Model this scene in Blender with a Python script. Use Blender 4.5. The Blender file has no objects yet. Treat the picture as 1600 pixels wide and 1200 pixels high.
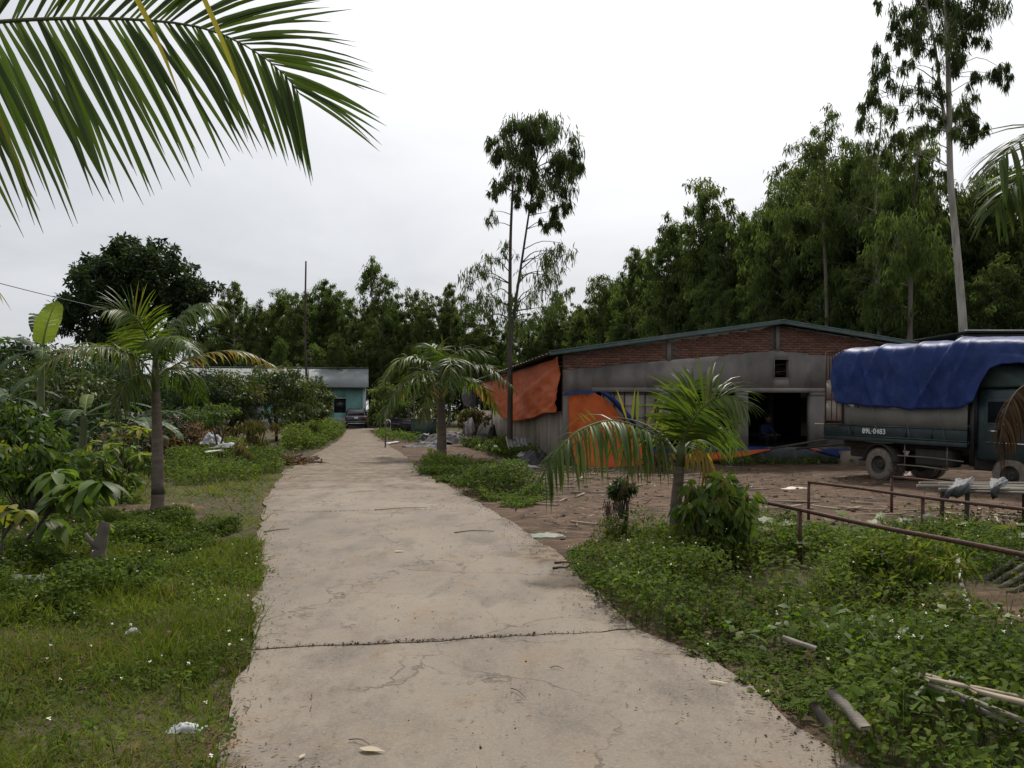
import bpy, math, random
import numpy as np
from mathutils import Vector, Matrix
R = math.radians
PI = math.pi
rng = np.random.default_rng(7)
random.seed(7)
scene = bpy.context.scene
col = scene.collection

# ------------------------------------------------------------------ camera, sky, sun, exposure
FPX, HORIZON, EYE = 1300.0, 640.0, 1.6          # focal length in photo pixels, horizon row, eye height
cam_d = bpy.data.cameras.new('camera')
cam_d.sensor_width = 36.0
cam_d.lens = 36.0 * FPX / 1600.0
cam_d.shift_y = (HORIZON - 600.0) / 1600.0
cam_d.clip_start = 0.05
cam_d.clip_end = 3000
cam = bpy.data.objects.new('camera', cam_d)
cam.location = (0, 0, EYE)
cam.rotation_euler = (PI / 2, 0, 0)
col.objects.link(cam)
scene.camera = cam

SUN_AZ, SUN_EL = R(13), R(52)                    # azimuth clockwise from +Y, elevation
sunv = Vector((math.sin(SUN_AZ) * math.cos(SUN_EL), math.cos(SUN_AZ) * math.cos(SUN_EL), math.sin(SUN_EL)))
sd = bpy.data.lights.new('sun', 'SUN')
sd.energy = 3.7
sd.angle = R(6)
sd.color = (1.0, 0.95, 0.87)
so = bpy.data.objects.new('sun', sd)
so.rotation_euler = (-sunv).to_track_quat('-Z', 'Y').to_euler()
so.location = sunv * 60
col.objects.link(so)

w = bpy.data.worlds.new('World')
scene.world = w
w.use_nodes = True
nt = w.node_tree
nt.nodes.clear()
def N(tree, kind, **kw):
    n = tree.nodes.new(kind)
    for k, v in kw.items():
        setattr(n, k, v)
    return n
def build_world():
    L = nt.links.new
    out = N(nt, 'ShaderNodeOutputWorld')
    bg = N(nt, 'ShaderNodeBackground')
    bg.inputs['Strength'].default_value = 0.1
    sky = N(nt, 'ShaderNodeTexSky', sky_type='NISHITA', sun_disc=False)
    sky.sun_elevation = SUN_EL
    sky.sun_rotation = SUN_AZ
    sky.air_density = 1.2
    sky.dust_density = 3.0
    tc = N(nt, 'ShaderNodeTexCoord')
    nrm = N(nt, 'ShaderNodeVectorMath', operation='NORMALIZE')
    L(tc.outputs['Generated'], nrm.inputs[0])
    # the glow of the veiled sun
    dt = N(nt, 'ShaderNodeVectorMath', operation='DOT_PRODUCT')
    dt.inputs[1].default_value = sunv
    L(nrm.outputs[0], dt.inputs[0])
    gl = N(nt, 'ShaderNodeMapRange', interpolation_type='SMOOTHSTEP')
    gl.inputs['From Min'].default_value = 0.62
    gl.inputs['From Max'].default_value = 1.0
    L(dt.outputs['Value'], gl.inputs['Value'])
    # cloud layer: flattened towards the horizon
    sep = N(nt, 'ShaderNodeSeparateXYZ')
    L(nrm.outputs[0], sep.inputs[0])
    za = N(nt, 'ShaderNodeMath', operation='ABSOLUTE')
    L(sep.outputs['Z'], za.inputs[0])
    zb = N(nt, 'ShaderNodeMath', operation='ADD')
    zb.inputs[1].default_value = 0.22
    L(za.outputs[0], zb.inputs[0])
    dv = N(nt, 'ShaderNodeCombineXYZ')
    for i, ax in enumerate('XY'):
        m = N(nt, 'ShaderNodeMath', operation='DIVIDE')
        L(sep.outputs[ax], m.inputs[0]); L(zb.outputs[0], m.inputs[1]); L(m.outputs[0], dv.inputs[i])
    n1 = N(nt, 'ShaderNodeTexNoise')
    n1.inputs['Scale'].default_value = 1.3
    n1.inputs['Detail'].default_value = 5
    n1.inputs['Roughness'].default_value = 0.55
    n1.inputs['Distortion'].default_value = 0.4
    L(dv.outputs[0], n1.inputs['Vector'])
    cr = N(nt, 'ShaderNodeValToRGB')
    cr.color_ramp.elements[0].position = 0.33
    cr.color_ramp.elements[0].color = (6.1, 6.3, 6.75, 1)
    cr.color_ramp.elements[1].position = 0.68
    cr.color_ramp.elements[1].color = (7.6, 7.75, 8.1, 1)
    L(n1.outputs['Fac'], cr.inputs['Fac'])
    glc = N(nt, 'ShaderNodeVectorMath', operation='SCALE')
    glc.inputs[0].default_value = (7.5, 7.3, 7.0)
    L(gl.outputs['Result'], glc.inputs['Scale'])
    ad = N(nt, 'ShaderNodeVectorMath', operation='ADD')
    L(cr.outputs['Color'], ad.inputs[0]); L(glc.outputs[0], ad.inputs[1])
    mx = N(nt, 'ShaderNodeMix', data_type='RGBA')
    mx.inputs['Factor'].default_value = 0.9
    L(sky.outputs['Color'], mx.inputs['A']); L(ad.outputs[0], mx.inputs['B'])
    L(mx.outputs['Result'], bg.inputs['Color'])
    L(bg.outputs[0], out.inputs[0])
build_world()
scene.view_settings.view_transform = 'Standard'
scene.view_settings.look = 'None'
scene.view_settings.exposure = 0.0
scene.view_settings.gamma = 1.0
scene.view_settings.use_curve_mapping = False
scene.cycles.max_bounces = 7
scene.cycles.diffuse_bounces = 5
scene.cycles.transmission_bounces = 4
scene.cycles.use_denoising = True

# ------------------------------------------------------------------ helpers
def P(px, py, Y):
    """the point that stands Y metres ahead and shows at photo pixel (px, py)"""
    return np.array([(px - 800) / FPX * Y, Y, EYE + (HORIZON - py) / FPX * Y])
def G(px, py):
    """the ground point at photo pixel (px, py)"""
    Y = EYE * FPX / (py - HORIZON)
    return np.array([(px - 800) / FPX * Y, Y, 0.0])
def hash3(ix, iy, iz):
    n = (ix * 374761393 + iy * 668265263 + iz * 1274126177) & 0xffffffff
    n = ((n ^ (n >> 13)) * 1274126177) & 0xffffffff
    return ((n ^ (n >> 16)) & 0xffff) / 65535.0
def vnoise(x, y, z=0.0):
    x, y, z = np.broadcast_arrays(np.asarray(x, float), np.asarray(y, float), np.asarray(z, float))
    ix, iy, iz = (np.floor(a).astype(np.int64) for a in (x, y, z))
    fx, fy, fz = x - ix, y - iy, z - iz
    fx, fy, fz = (f * f * (3 - 2 * f) for f in (fx, fy, fz))
    r = 0
    for dx in (0, 1):
        for dy in (0, 1):
            for dz in (0, 1):
                r = r + hash3(ix + dx, iy + dy, iz + dz) * (fx if dx else 1 - fx) * (fy if dy else 1 - fy) * (fz if dz else 1 - fz)
    return r
def fbm(x, y, z=0.0, o=3):
    r, a, s = 0, 0.5, 1.0
    for i in range(o):
        r = r + a * vnoise(np.asarray(x) * s + 17.3 * i, np.asarray(y) * s - 9.1 * i, z)
        a *= 0.5; s *= 2.03
    return r / (1 - 0.5 ** o)
def unit(a):
    a = np.asarray(a, float)
    return a / np.maximum(np.linalg.norm(a, axis=-1, keepdims=True), 1e-9)
def smooth_path(pts, n):
    """Catmull-Rom through the points, n samples evenly spaced"""
    p = np.asarray(pts, float)
    q = np.vstack([2 * p[0] - p[1], p, 2 * p[-1] - p[-2]])
    out = []
    for i in range(1, len(q) - 2):
        t = np.linspace(0, 1, 24, endpoint=False)[:, None]
        a, b, c, d = q[i - 1], q[i], q[i + 1], q[i + 2]
        out.append(0.5 * ((2 * b) + (-a + c) * t + (2 * a - 5 * b + 4 * c - d) * t ** 2 + (-a + 3 * b - 3 * c + d) * t ** 3))
    out.append(p[-1:])
    o = np.vstack(out)
    s = np.concatenate([[0], np.cumsum(np.linalg.norm(np.diff(o, axis=0), axis=1))])
    u = np.linspace(0, s[-1], n)
    return np.stack([np.interp(u, s, o[:, k]) for k in range(3)], 1)

class Geo:
    """collects vertices and faces; build() links them as ONE mesh object"""
    def __init__(self):
        self.v, self.f, self.c, self.n = [], [], [], 0
    def add(self, v, f, var=0.5):
        v = np.asarray(v, float).reshape(-1, 3)
        self.v.append(v)
        self.c.append(np.broadcast_to(np.asarray(var, float), (len(v),)).copy())
        for fa in f:
            self.f.append(np.asarray(fa, np.int64) + self.n)
        self.n += len(v)
        return self
    def addq(self, v, q, var):
        """q: (M,k) face array"""
        v = np.asarray(v, float).reshape(-1, 3)
        self.v.append(v); self.c.append(np.asarray(var, float).reshape(-1))
        self.f.append(np.asarray(q, np.int64) + self.n)
        self.n += len(v)
        return self
    def box(self, lo, hi, M=None, var=0.5):
        x0, y0, z0 = lo; x1, y1, z1 = hi
        v = np.array([[x0, y0, z0], [x1, y0, z0], [x1, y1, z0], [x0, y1, z0], [x0, y0, z1], [x1, y0, z1], [x1, y1, z1], [x0, y1, z1]], float)
        if M is not None:
            v = v @ np.asarray(M)[:3, :3].T + np.asarray(M)[:3, 3]
        return self.add(v, [(0, 3, 2, 1), (4, 5, 6, 7), (0, 1, 5, 4), (1, 2, 6, 5), (2, 3, 7, 6), (3, 0, 4, 7)], var)
    def prism(self, poly, d0, d1, axis='y', var=0.5):
        """poly of 2-D points, extruded along an axis: 'y' -> (x,z), 'x' -> (y,z), 'z' -> (x,y)"""
        n = len(poly)
        def p3(a, b, d):
            return {'y': (a, d, b), 'x': (d, a, b), 'z': (a, b, d)}[axis]
        v = [p3(a, b, d0) for a, b in poly] + [p3(a, b, d1) for a, b in poly]
        f = [list(range(n))[::-1], [n + i for i in range(n)]] + [(i, (i + 1) % n, n + (i + 1) % n, n + i) for i in range(n)]
        return self.add(v, f, var)
    def tube(self, pts, rad, n=8, cap=True, var=0.5, squash=1.0):
        p = np.asarray(pts, float)
        m = len(p)
        r = np.broadcast_to(np.asarray(rad, float), (m,))
        t = unit(np.gradient(p, axis=0))
        ref = np.array([0, 0, 1.0]) if abs(t[:, 2]).mean() < 0.8 else np.array([0, 1.0, 0])
        a = unit(np.cross(t, ref)); b = np.cross(t, a)
        th = np.linspace(0, 2 * PI, n, endpoint=False)
        v = p[:, None, :] + r[:, None, None] * (np.cos(th)[None, :, None] * a[:, None, :] + squash * np.sin(th)[None, :, None] * b[:, None, :])
        i = np.arange(m - 1)[:, None] * n; j = np.arange(n)[None, :]; k = (j + 1) % n
        q = np.stack([i + j, i + k, i + n + k, i + n + j], -1).reshape(-1, 4)
        base = self.n
        self.addq(v, q, np.broadcast_to(np.asarray(var, float), (m * n,)) if np.ndim(var) == 0 else np.repeat(var, n))
        if cap:
            self.f.append(np.arange(n)[::-1] + base)
            self.f.append(np.arange(n) + base + (m - 1) * n)
        return self
    def lathe(self, prof, n=20, axis='z', var=0.5, cap=True):
        """prof: (r, h) pairs, turned about an axis"""
        th = np.linspace(0, 2 * PI, n, endpoint=False)
        v = []
        for r, h in prof:
            for t in th:
                a, b = r * math.cos(t), r * math.sin(t)
                v.append({'z': (a, b, h), 'y': (a, h, b), 'x': (h, a, b)}[axis])
        f = []
        for i in range(len(prof) - 1):
            for j in range(n):
                k = (j + 1) % n
                f.append((i * n + j, i * n + k, (i + 1) * n + k, (i + 1) * n + j))
        if cap:
            f.append(list(range(n))[::-1]); f.append([(len(prof) - 1) * n + j for j in range(n)])
        return self.add(v, f, var)
    def grid(self, v, nu, nv, var=0.5):
        i = np.arange(nu - 1)[:, None] * nv; j = np.arange(nv - 1)[None, :]
        q = np.stack([i + j, i + j + 1, i + nv + j + 1, i + nv + j], -1).reshape(-1, 4)
        return self.addq(v, q, np.broadcast_to(np.asarray(var, float).reshape(-1), (nu * nv,)) if np.size(var) > 1 else np.full(nu * nv, float(var)))
    def mesh(self, name, mat, smooth=False):
        me = bpy.data.meshes.new(name)
        v = np.concatenate(self.v) if self.v else np.zeros((0, 3))
        c = np.concatenate(self.c) if self.c else np.zeros(0)
        lens, idx = [], []
        for fa in self.f:
            if fa.ndim == 2:
                lens.append(np.full(len(fa), fa.shape[1])); idx.append(fa.reshape(-1))
            else:
                lens.append(np.array([len(fa)])); idx.append(fa)
        lens = np.concatenate(lens); idx = np.concatenate(idx)
        me.vertices.add(len(v)); me.vertices.foreach_set('co', v.astype(np.float32).reshape(-1))
        me.loops.add(len(idx)); me.loops.foreach_set('vertex_index', idx.astype(np.int32))
        me.polygons.add(len(lens))
        me.polygons.foreach_set('loop_start', np.concatenate([[0], np.cumsum(lens)[:-1]]).astype(np.int32))
        me.polygons.foreach_set('loop_total', lens.astype(np.int32))
        if smooth:
            me.polygons.foreach_set('use_smooth', np.ones(len(lens), bool))
        me.update(calc_edges=True)
        at = me.attributes.new('var', 'FLOAT', 'POINT')
        at.data.foreach_set('value', c.astype(np.float32))
        if mat is not None:
            me.materials.append(mat)
        return me
    def build(self, name, mat, parent=None, smooth=False, loc=None, bevel=0.0):
        o = bpy.data.objects.new(name, self.mesh(name, mat, smooth))
        col.objects.link(o)
        if parent is not None: o.parent = parent
        if loc is not None: o.location = loc
        if bevel:
            b = o.modifiers.new('bevel', 'BEVEL'); b.width = bevel; b.segments = 2; b.limit_method = 'ANGLE'
        return o

def tag(o, label=None, cat=None, group=None, kind=None):
    if label: o['label'] = label
    if cat: o['category'] = cat
    if group: o['group'] = group
    if kind: o['kind'] = kind
    return o
def thing(name, label, cat, loc=(0, 0, 0), rz=0.0, group=None):
    o = bpy.data.objects.new(name, None)
    o.empty_display_size = 0.2
    col.objects.link(o)
    o.location = loc; o.rotation_euler = (0, 0, rz)
    return tag(o, label, cat, group)
def copy_tree(o, parent=None):
    c = o.copy(); col.objects.link(c); c.parent = parent
    for ch in list(o.children): copy_tree(ch, c)
    return c

def strips(g, pos, d, up, L, W, prof, droop=0.3, var=0.5, fold=0.0, twist=None):
    """many leaves at once: bent tapering strips; prof = half-width factors along the leaf; fold>0 gives a midrib"""
    pos = np.asarray(pos, float); n = len(pos)
    d = unit(d); L = np.broadcast_to(np.asarray(L, float), (n,)); W = np.broadcast_to(np.asarray(W, float), (n,))
    droop = np.broadcast_to(np.asarray(droop, float), (n,)); var = np.broadcast_to(np.asarray(var, float), (n,))
    K = len(prof)
    side = unit(np.cross(d, np.broadcast_to(up, d.shape)) + 1e-6)
    cen = np.zeros((n, K, 3)); cur = pos.copy(); dd = d.copy()
    cen[:, 0] = cur
    for k in range(1, K):
        dd = unit(dd + np.array([0, 0, -1.0]) * (droop * 2.0 / (K - 1))[:, None])
        cur = cur + dd * (L / (K - 1))[:, None]
        cen[:, k] = cur
    pr = np.asarray(prof)[None, :, None] * (W * 0.5)[:, None, None]
    a = cen + side[:, None, :] * pr; b = cen - side[:, None, :] * pr
    if fold:
        nr = unit(np.cross(side, d))
        mid = cen - nr[:, None, :] * pr * fold * np.sign(nr[:, None, 2:3] + 1e-6)
        v = np.stack([a, mid, b], 2); m = 3
    else:
        v = np.stack([a, b], 2); m = 2
    base = (np.arange(n) * K * m)[:, None, None]
    k = (np.arange(K - 1) * m)[None, :, None]
    j = np.arange(m - 1)[None, None, :]
    q = np.stack([base + k + j, base + k + j + 1, base + k + m + j + 1, base + k + m + j], -1).reshape(-1, 4)
    g.addq(v, q, np.repeat(var, K * m))
    return g
PRO_LANCE = (0.25, 1.0, 0.75, 0.06)
PRO_OVAL = (0.2, 0.95, 0.9, 0.08)
PRO_TINY = (0.5, 1.0, 0.08)
PRO_LEAF3 = (0.2, 1.15, 0.06)
PRO_BLADE2 = (1.0, 0.1)
PRO_BLADE = (1.0, 0.7, 0.08)
PRO_PALM = (0.45, 1.0, 1.0, 0.85, 0.55, 0.05)

# ------------------------------------------------------------------ materials
MATS = {}
def mat_new(name):
    m = bpy.data.materials.new(name); m.use_nodes = True
    t = m.node_tree; t.nodes.clear()
    MATS[name] = m
    return m, t, t.links.new
def surf(name, c1, c2=None, rough=0.8, scale=3.0, detail=5, c3=None, s3=20.0, f3=0.35, bump=0.0, bscale=30.0, metal=0.0, lo=0.35, hi=0.65, stretch=(1, 1, 1), spec=0.3, use_var=False, coat=0.0):
    """opaque surface: two colours mixed by noise, a third in fine specks, bump from fine noise"""
    m, t, L = mat_new(name)
    out = N(t, 'ShaderNodeOutputMaterial'); b = N(t, 'ShaderNodeBsdfPrincipled')
    L(b.outputs[0], out.inputs[0])
    tc = N(t, 'ShaderNodeTexCoord'); mp = N(t, 'ShaderNodeMapping'); mp.inputs['Scale'].default_value = stretch
    L(tc.outputs['Object'], mp.inputs['Vector'])
    c2 = c2 or tuple(x * 0.7 for x in c1)
    n1 = N(t, 'ShaderNodeTexNoise'); n1.inputs['Scale'].default_value = scale; n1.inputs['Detail'].default_value = detail
    n1.inputs['Roughness'].default_value = 0.62
    L(mp.outputs[0], n1.inputs['Vector'])
    r1 = N(t, 'ShaderNodeMapRange'); r1.inputs['From Min'].default_value = lo; r1.inputs['From Max'].default_value = hi
    L(n1.outputs['Fac'], r1.inputs['Value'])
    mx = N(t, 'ShaderNodeMix', data_type='RGBA')
    mx.inputs['A'].default_value = (*c1, 1); mx.inputs['B'].default_value = (*c2, 1)
    L(r1.outputs[0], mx.inputs['Factor'])
    last = mx.outputs['Result']
    if c3:
        n3 = N(t, 'ShaderNodeTexNoise'); n3.inputs['Scale'].default_value = s3; n3.inputs['Detail'].default_value = 4
        L(mp.outputs[0], n3.inputs['Vector'])
        r3 = N(t, 'ShaderNodeMapRange'); r3.inputs['From Min'].default_value = 0.5; r3.inputs['From Max'].default_value = 0.72
        r3.inputs['To Max'].default_value = f3 * 2
        L(n3.outputs['Fac'], r3.inputs['Value'])
        m3 = N(t, 'ShaderNodeMix', data_type='RGBA'); m3.inputs['B'].default_value = (*c3, 1)
        L(r3.outputs[0], m3.inputs['Factor']); L(last, m3.inputs['A']); last = m3.outputs['Result']
    if use_var:
        at = N(t, 'ShaderNodeAttribute', attribute_name='var')
        oi = N(t, 'ShaderNodeObjectInfo')
        sm = N(t, 'ShaderNodeMath', operation='ADD'); L(at.outputs['Fac'], sm.inputs[0]); L(oi.outputs['Random'], sm.inputs[1])
        mr = N(t, 'ShaderNodeMapRange'); mr.inputs['From Max'].default_value = 1.6; mr.inputs['To Min'].default_value = 0.55; mr.inputs['To Max'].default_value = 1.25
        L(sm.outputs[0], mr.inputs['Value'])
        sc = N(t, 'ShaderNodeVectorMath', operation='SCALE'); L(last, sc.inputs[0]); L(mr.outputs[0], sc.inputs['Scale']); last = sc.outputs[0]
    L(last, b.inputs['Base Color'])
    b.inputs['Roughness'].default_value = rough; b.inputs['Metallic'].default_value = metal
    b.inputs['Specular IOR Level'].default_value = spec
    if coat:
        b.inputs['Coat Weight'].default_value = coat
    if bump:
        nb = N(t, 'ShaderNodeTexNoise'); nb.inputs['Scale'].default_value = bscale; nb.inputs['Detail'].default_value = 6
        L(mp.outputs[0], nb.inputs['Vector'])
        bp = N(t, 'ShaderNodeBump'); bp.inputs['Strength'].default_value = bump; bp.inputs['Distance'].default_value = 0.02
        L(nb.outputs['Fac'], bp.inputs['Height']); L(bp.outputs[0], b.inputs['Normal'])
    return m
def leaf(name, ramp, trans=0.35, rough=0.5, spec=0.4, tint=1.35):
    """leaf: colour by the per-leaf value 'var', part of the light passes through"""
    m, t, L = mat_new(name)
    out = N(t, 'ShaderNodeOutputMaterial'); b = N(t, 'ShaderNodeBsdfPrincipled')
    tr = N(t, 'ShaderNodeBsdfTranslucent'); ms = N(t, 'ShaderNodeMixShader'); ms.inputs[0].default_value = trans
    at = N(t, 'ShaderNodeAttribute', attribute_name='var')
    cr = N(t, 'ShaderNodeValToRGB')
    e = cr.color_ramp.elements
    while len(e) < len(ramp): e.new(0.5)
    for el, (p, c) in zip(e, ramp):
        el.position = p; el.color = (*c, 1)
    L(at.outputs['Fac'], cr.inputs['Fac'])
    tc = N(t, 'ShaderNodeTexCoord'); n1 = N(t, 'ShaderNodeTexNoise'); n1.inputs['Scale'].default_value = 0.9; n1.inputs['Detail'].default_value = 3
    L(tc.outputs['Object'], n1.inputs['Vector'])
    mr = N(t, 'ShaderNodeMapRange'); mr.inputs['From Min'].default_value = 0.3; mr.inputs['From Max'].default_value = 0.7; mr.inputs['To Min'].default_value = 0.7; mr.inputs['To Max'].default_value = 1.25
    L(n1.outputs['Fac'], mr.inputs['Value'])
    sc = N(t, 'ShaderNodeVectorMath', operation='SCALE'); L(cr.outputs['Color'], sc.inputs[0]); L(mr.outputs[0], sc.inputs['Scale'])
    L(sc.outputs[0], b.inputs['Base Color'])
    s2 = N(t, 'ShaderNodeVectorMath', operation='MULTIPLY'); s2.inputs[1].default_value = (tint * 1.05, tint * 1.1, tint * 0.55)
    L(sc.outputs[0], s2.inputs[0]); L(s2.outputs[0], tr.inputs['Color'])
    b.inputs['Roughness'].default_value = rough; b.inputs['Specular IOR Level'].default_value = spec
    L(b.outputs[0], ms.inputs[1]); L(tr.outputs[0], ms.inputs[2]); L(ms.outputs[0], out.inputs[0])
    return m

M = MATS
leaf('euc_leaf', [(0, (.04, .055, .022)), (.5, (.07, .098, .034)), (.85, (.10, .135, .045)), (1, (.13, .14, .045))], .4, .6, .15)
leaf('forest_leaf', [(0, (.042, .06, .024)), (.5, (.08, .112, .036)), (.85, (.115, .155, .048)), (1, (.16, .175, .06))], .52, .65, .1)
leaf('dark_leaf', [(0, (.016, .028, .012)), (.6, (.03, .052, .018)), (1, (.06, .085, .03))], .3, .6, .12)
leaf('mango_leaf', [(0, (.028, .042, .013)), (.6, (.056, .082, .02)), (.88, (.11, .13, .03)), (1, (.15, .10, .04))], .32, .5, .22)
leaf('red_leaf', [(0, (.07, .045, .02)), (.5, (.10, .075, .028)), (1, (.10, .13, .03))], .3, .6, .15)
leaf('palm_leaf', [(0, (.034, .056, .011)), (.5, (.07, .112, .016)), (.75, (.12, .155, .026)), (.9, (.24, .19, .025)), (1, (.26, .14, .03))], .42, .42, .3)
leaf('dry_leaf', [(0, (.08, .045, .02)), (.5, (.14, .08, .035)), (1, (.22, .14, .07))], .25, .7, .15)
leaf('dry_dark', [(0, (.035, .02, .012)), (.5, (.075, .042, .022)), (1, (.16, .10, .05))], .2, .8, .1)
leaf('banana_leaf', [(0, (.03, .06, .016)), (.6, (.055, .11, .022)), (1, (.20, .26, .03))], .45, .5, .25)
leaf('broad_leaf', [(0, (.036, .062, .014)), (.6, (.08, .13, .02)), (.9, (.14, .18, .028)), (1, (.20, .16, .03))], .42, .5, .25)
leaf('yellow_leaf', [(0, (.10, .14, .02)), (.6, (.19, .22, .03)), (1, (.28, .24, .04))], .5, .5, .2)
leaf('weed_leaf', [(0, (.028, .045, .010)), (.5, (.07, .106, .018)), (.8, (.12, .158, .028)), (1, (.18, .165, .05))], .42, .7, .05)
leaf('grass_blade', [(0, (.055, .075, .014)), (.5, (.105, .14, .02)), (.82, (.16, .185, .032)), (.9, (.15, .12, .05)), (1, (.20, .15, .07))], .38, .7, .1)
surf('petal', (.75, .74, .70), (.65, .62, .45), .6)
surf('bark_pale', (.40, .37, .33), (.26, .235, .20), .8, 2.2, c3=(.15, .13, .11), s3=6, bump=.3, stretch=(1, 1, .25))
surf('bark_dark', (.09, .075, .06), (.05, .042, .035), .9, 4, bump=.5, bscale=14, stretch=(1, 1, .3))
surf('bark_mid', (.17, .145, .115), (.10, .085, .07), .9, 4, bump=.5, bscale=14, stretch=(1, 1, .3))
surf('palm_bark', (.16, .125, .10), (.10, .08, .062), .9, 7, bump=.6, bscale=18, stretch=(.6, .6, 2.2))
surf('green_stem', (.07, .09, .03), (.11, .12, .05), .6, 5)
surf('brick', (.22, .105, .076), (.13, .068, .053), .9, 4, c3=(.26, .19, .15), s3=9, bump=.4, use_var=True)
surf('mortar', (.15, .125, .108), (.1, .085, .073), .95, 8, bump=.5)
surf('plaster', (.235, .215, .195), (.14, .13, .12), .92, .8, 9, stretch=(1, 1, .55), c3=(.085, .078, .07), s3=1.7, f3=.45, bump=.3, bscale=9)
surf('plaster_tan', (.27, .225, .175), (.18, .15, .12), .92, 1.0, 7, c3=(.12, .10, .085), s3=2.5, f3=.5, bump=.25, stretch=(1, 1, .35))
surf('plinth_dark', (.04, .043, .046), (.025, .027, .028), .8, 1.5, c3=(.13, .125, .11), s3=5, bump=.3)
surf('roof_green', (.10, .155, .145), (.075, .115, .11), .5, 2, metal=.0, c3=(.16, .19, .18), s3=4)
surf('roof_grey', (.19, .205, .205), (.14, .152, .152), .75, .35, metal=.0, c3=(.18, .18, .16), s3=2)
surf('sheet_grey', (.33, .33, .32), (.2, .2, .19), .8, 3, c3=(.12, .11, .1), s3=6)
surf('sheet_dark', (.11, .12, .13), (.07, .078, .085), .6, 2)
surf('black_roof', (.02, .02, .022), (.03, .03, .03), .8)
surf('white_edge', (.6, .6, .58), (.45, .45, .43), .6)
surf('tarp_orange', (.47, .10, .024), (.38, .076, .02), .6, 1.2, spec=.15, c3=(.28, .055, .018), s3=2.5)
surf('tarp_blue', (.010, .030, .135), (.007, .020, .09), .5, 1.6, spec=.2, c3=(.03, .055, .17), s3=3.5, bump=.3, bscale=14)
surf('wood_grey', (.21, .185, .15), (.11, .095, .078), .85, 4, stretch=(.3, 3, 3), bump=.3)
surf('wood_pale', (.33, .27, .19), (.2, .165, .12), .85, 4, bump=.3)
surf('wood_dark', (.05, .042, .035), (.08, .065, .05), .85, 4)
surf('rust', (.085, .036, .024), (.05, .024, .018), .75, 9, c3=(.13, .06, .04), s3=25, bump=.3)
surf('panel_tan', (.30, .26, .215), (.22, .19, .155), .85, 2, c3=(.16, .14, .12), s3=4)
surf('teal_wall', (.17, .33, .30), (.14, .28, .255), .85, .6, c3=(.12, .22, .2), s3=1.5)
surf('pale_wall', (.44, .50, .48), (.36, .41, .4), .85, .6)
surf('black_metal', (.016, .016, .018), (.028, .026, .024), .5, 5)
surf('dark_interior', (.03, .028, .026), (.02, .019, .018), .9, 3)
surf('truck_green', (.007, .024, .026), (.005, .017, .019), .45, 2.5, c3=(.05, .055, .045), s3=6, f3=.25, spec=.5)
surf('truck_board', (.21, .21, .185), (.15, .15, .132), .8, 1.3, c3=(.17, .165, .15), s3=4)
surf('truck_canvas', (.05, .075, .065), (.035, .055, .048), .85, 3)
surf('dusty_rubber', (.19, .16, .13), (.11, .095, .08), .9, 8, bump=.3)
surf('wheel_rim', (.075, .065, .055), (.045, .04, .036), .8, 8)
surf('chassis', (.035, .033, .03), (.055, .048, .04), .85, 6)
surf('chrome', (.6, .6, .6), (.5, .5, .5), .25, metal=.9)
surf('white_paint', (.8, .8, .78), (.7, .7, .68), .6)
surf('glass_dark', (.012, .014, .016), (.016, .018, .02), .08, spec=.6)
surf('car_paint', (.012, .012, .016), (.015, .015, .02), .22, spec=.6, coat=.6)
surf('tail_red', (.22, .012, .012), (.16, .01, .01), .2, spec=.6)
surf('plastic_black', (.014, .014, .016), (.025, .024, .024), .5, 6)
surf('plastic_green', (.045, .07, .06), (.03, .05, .045), .6, 4, c3=(.1, .11, .1), s3=7)
surf('plastic_blue', (.03, .07, .17), (.025, .05, .12), .45, 4)
surf('plastic_white', (.42, .42, .44), (.27, .265, .28), .55, 9, bump=.4, bscale=22)
surf('plastic_grey', (.12, .12, .125), (.045, .045, .05), .6, 7, bump=.4, bscale=22)
surf('cloth_grey', (.17, .155, .15), (.09, .085, .085), .9, 6, c3=(.28, .26, .25), s3=8, bump=.4)
surf('skin', (.22, .12, .075), (.2, .11, .07), .6)
surf('shirt_blue', (.03, .045, .11), (.022, .034, .085), .85, 6)
surf('trouser_dark', (.025, .025, .03), (.02, .02, .022), .85, 6)
surf('hair_black', (.01, .009, .009), (.014, .012, .012), .5)
surf('twig', (.10, .07, .048), (.06, .042, .03), .9, 8)
surf('dead_litter', (.23, .165, .10), (.12, .085, .055), .9, 8)

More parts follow.
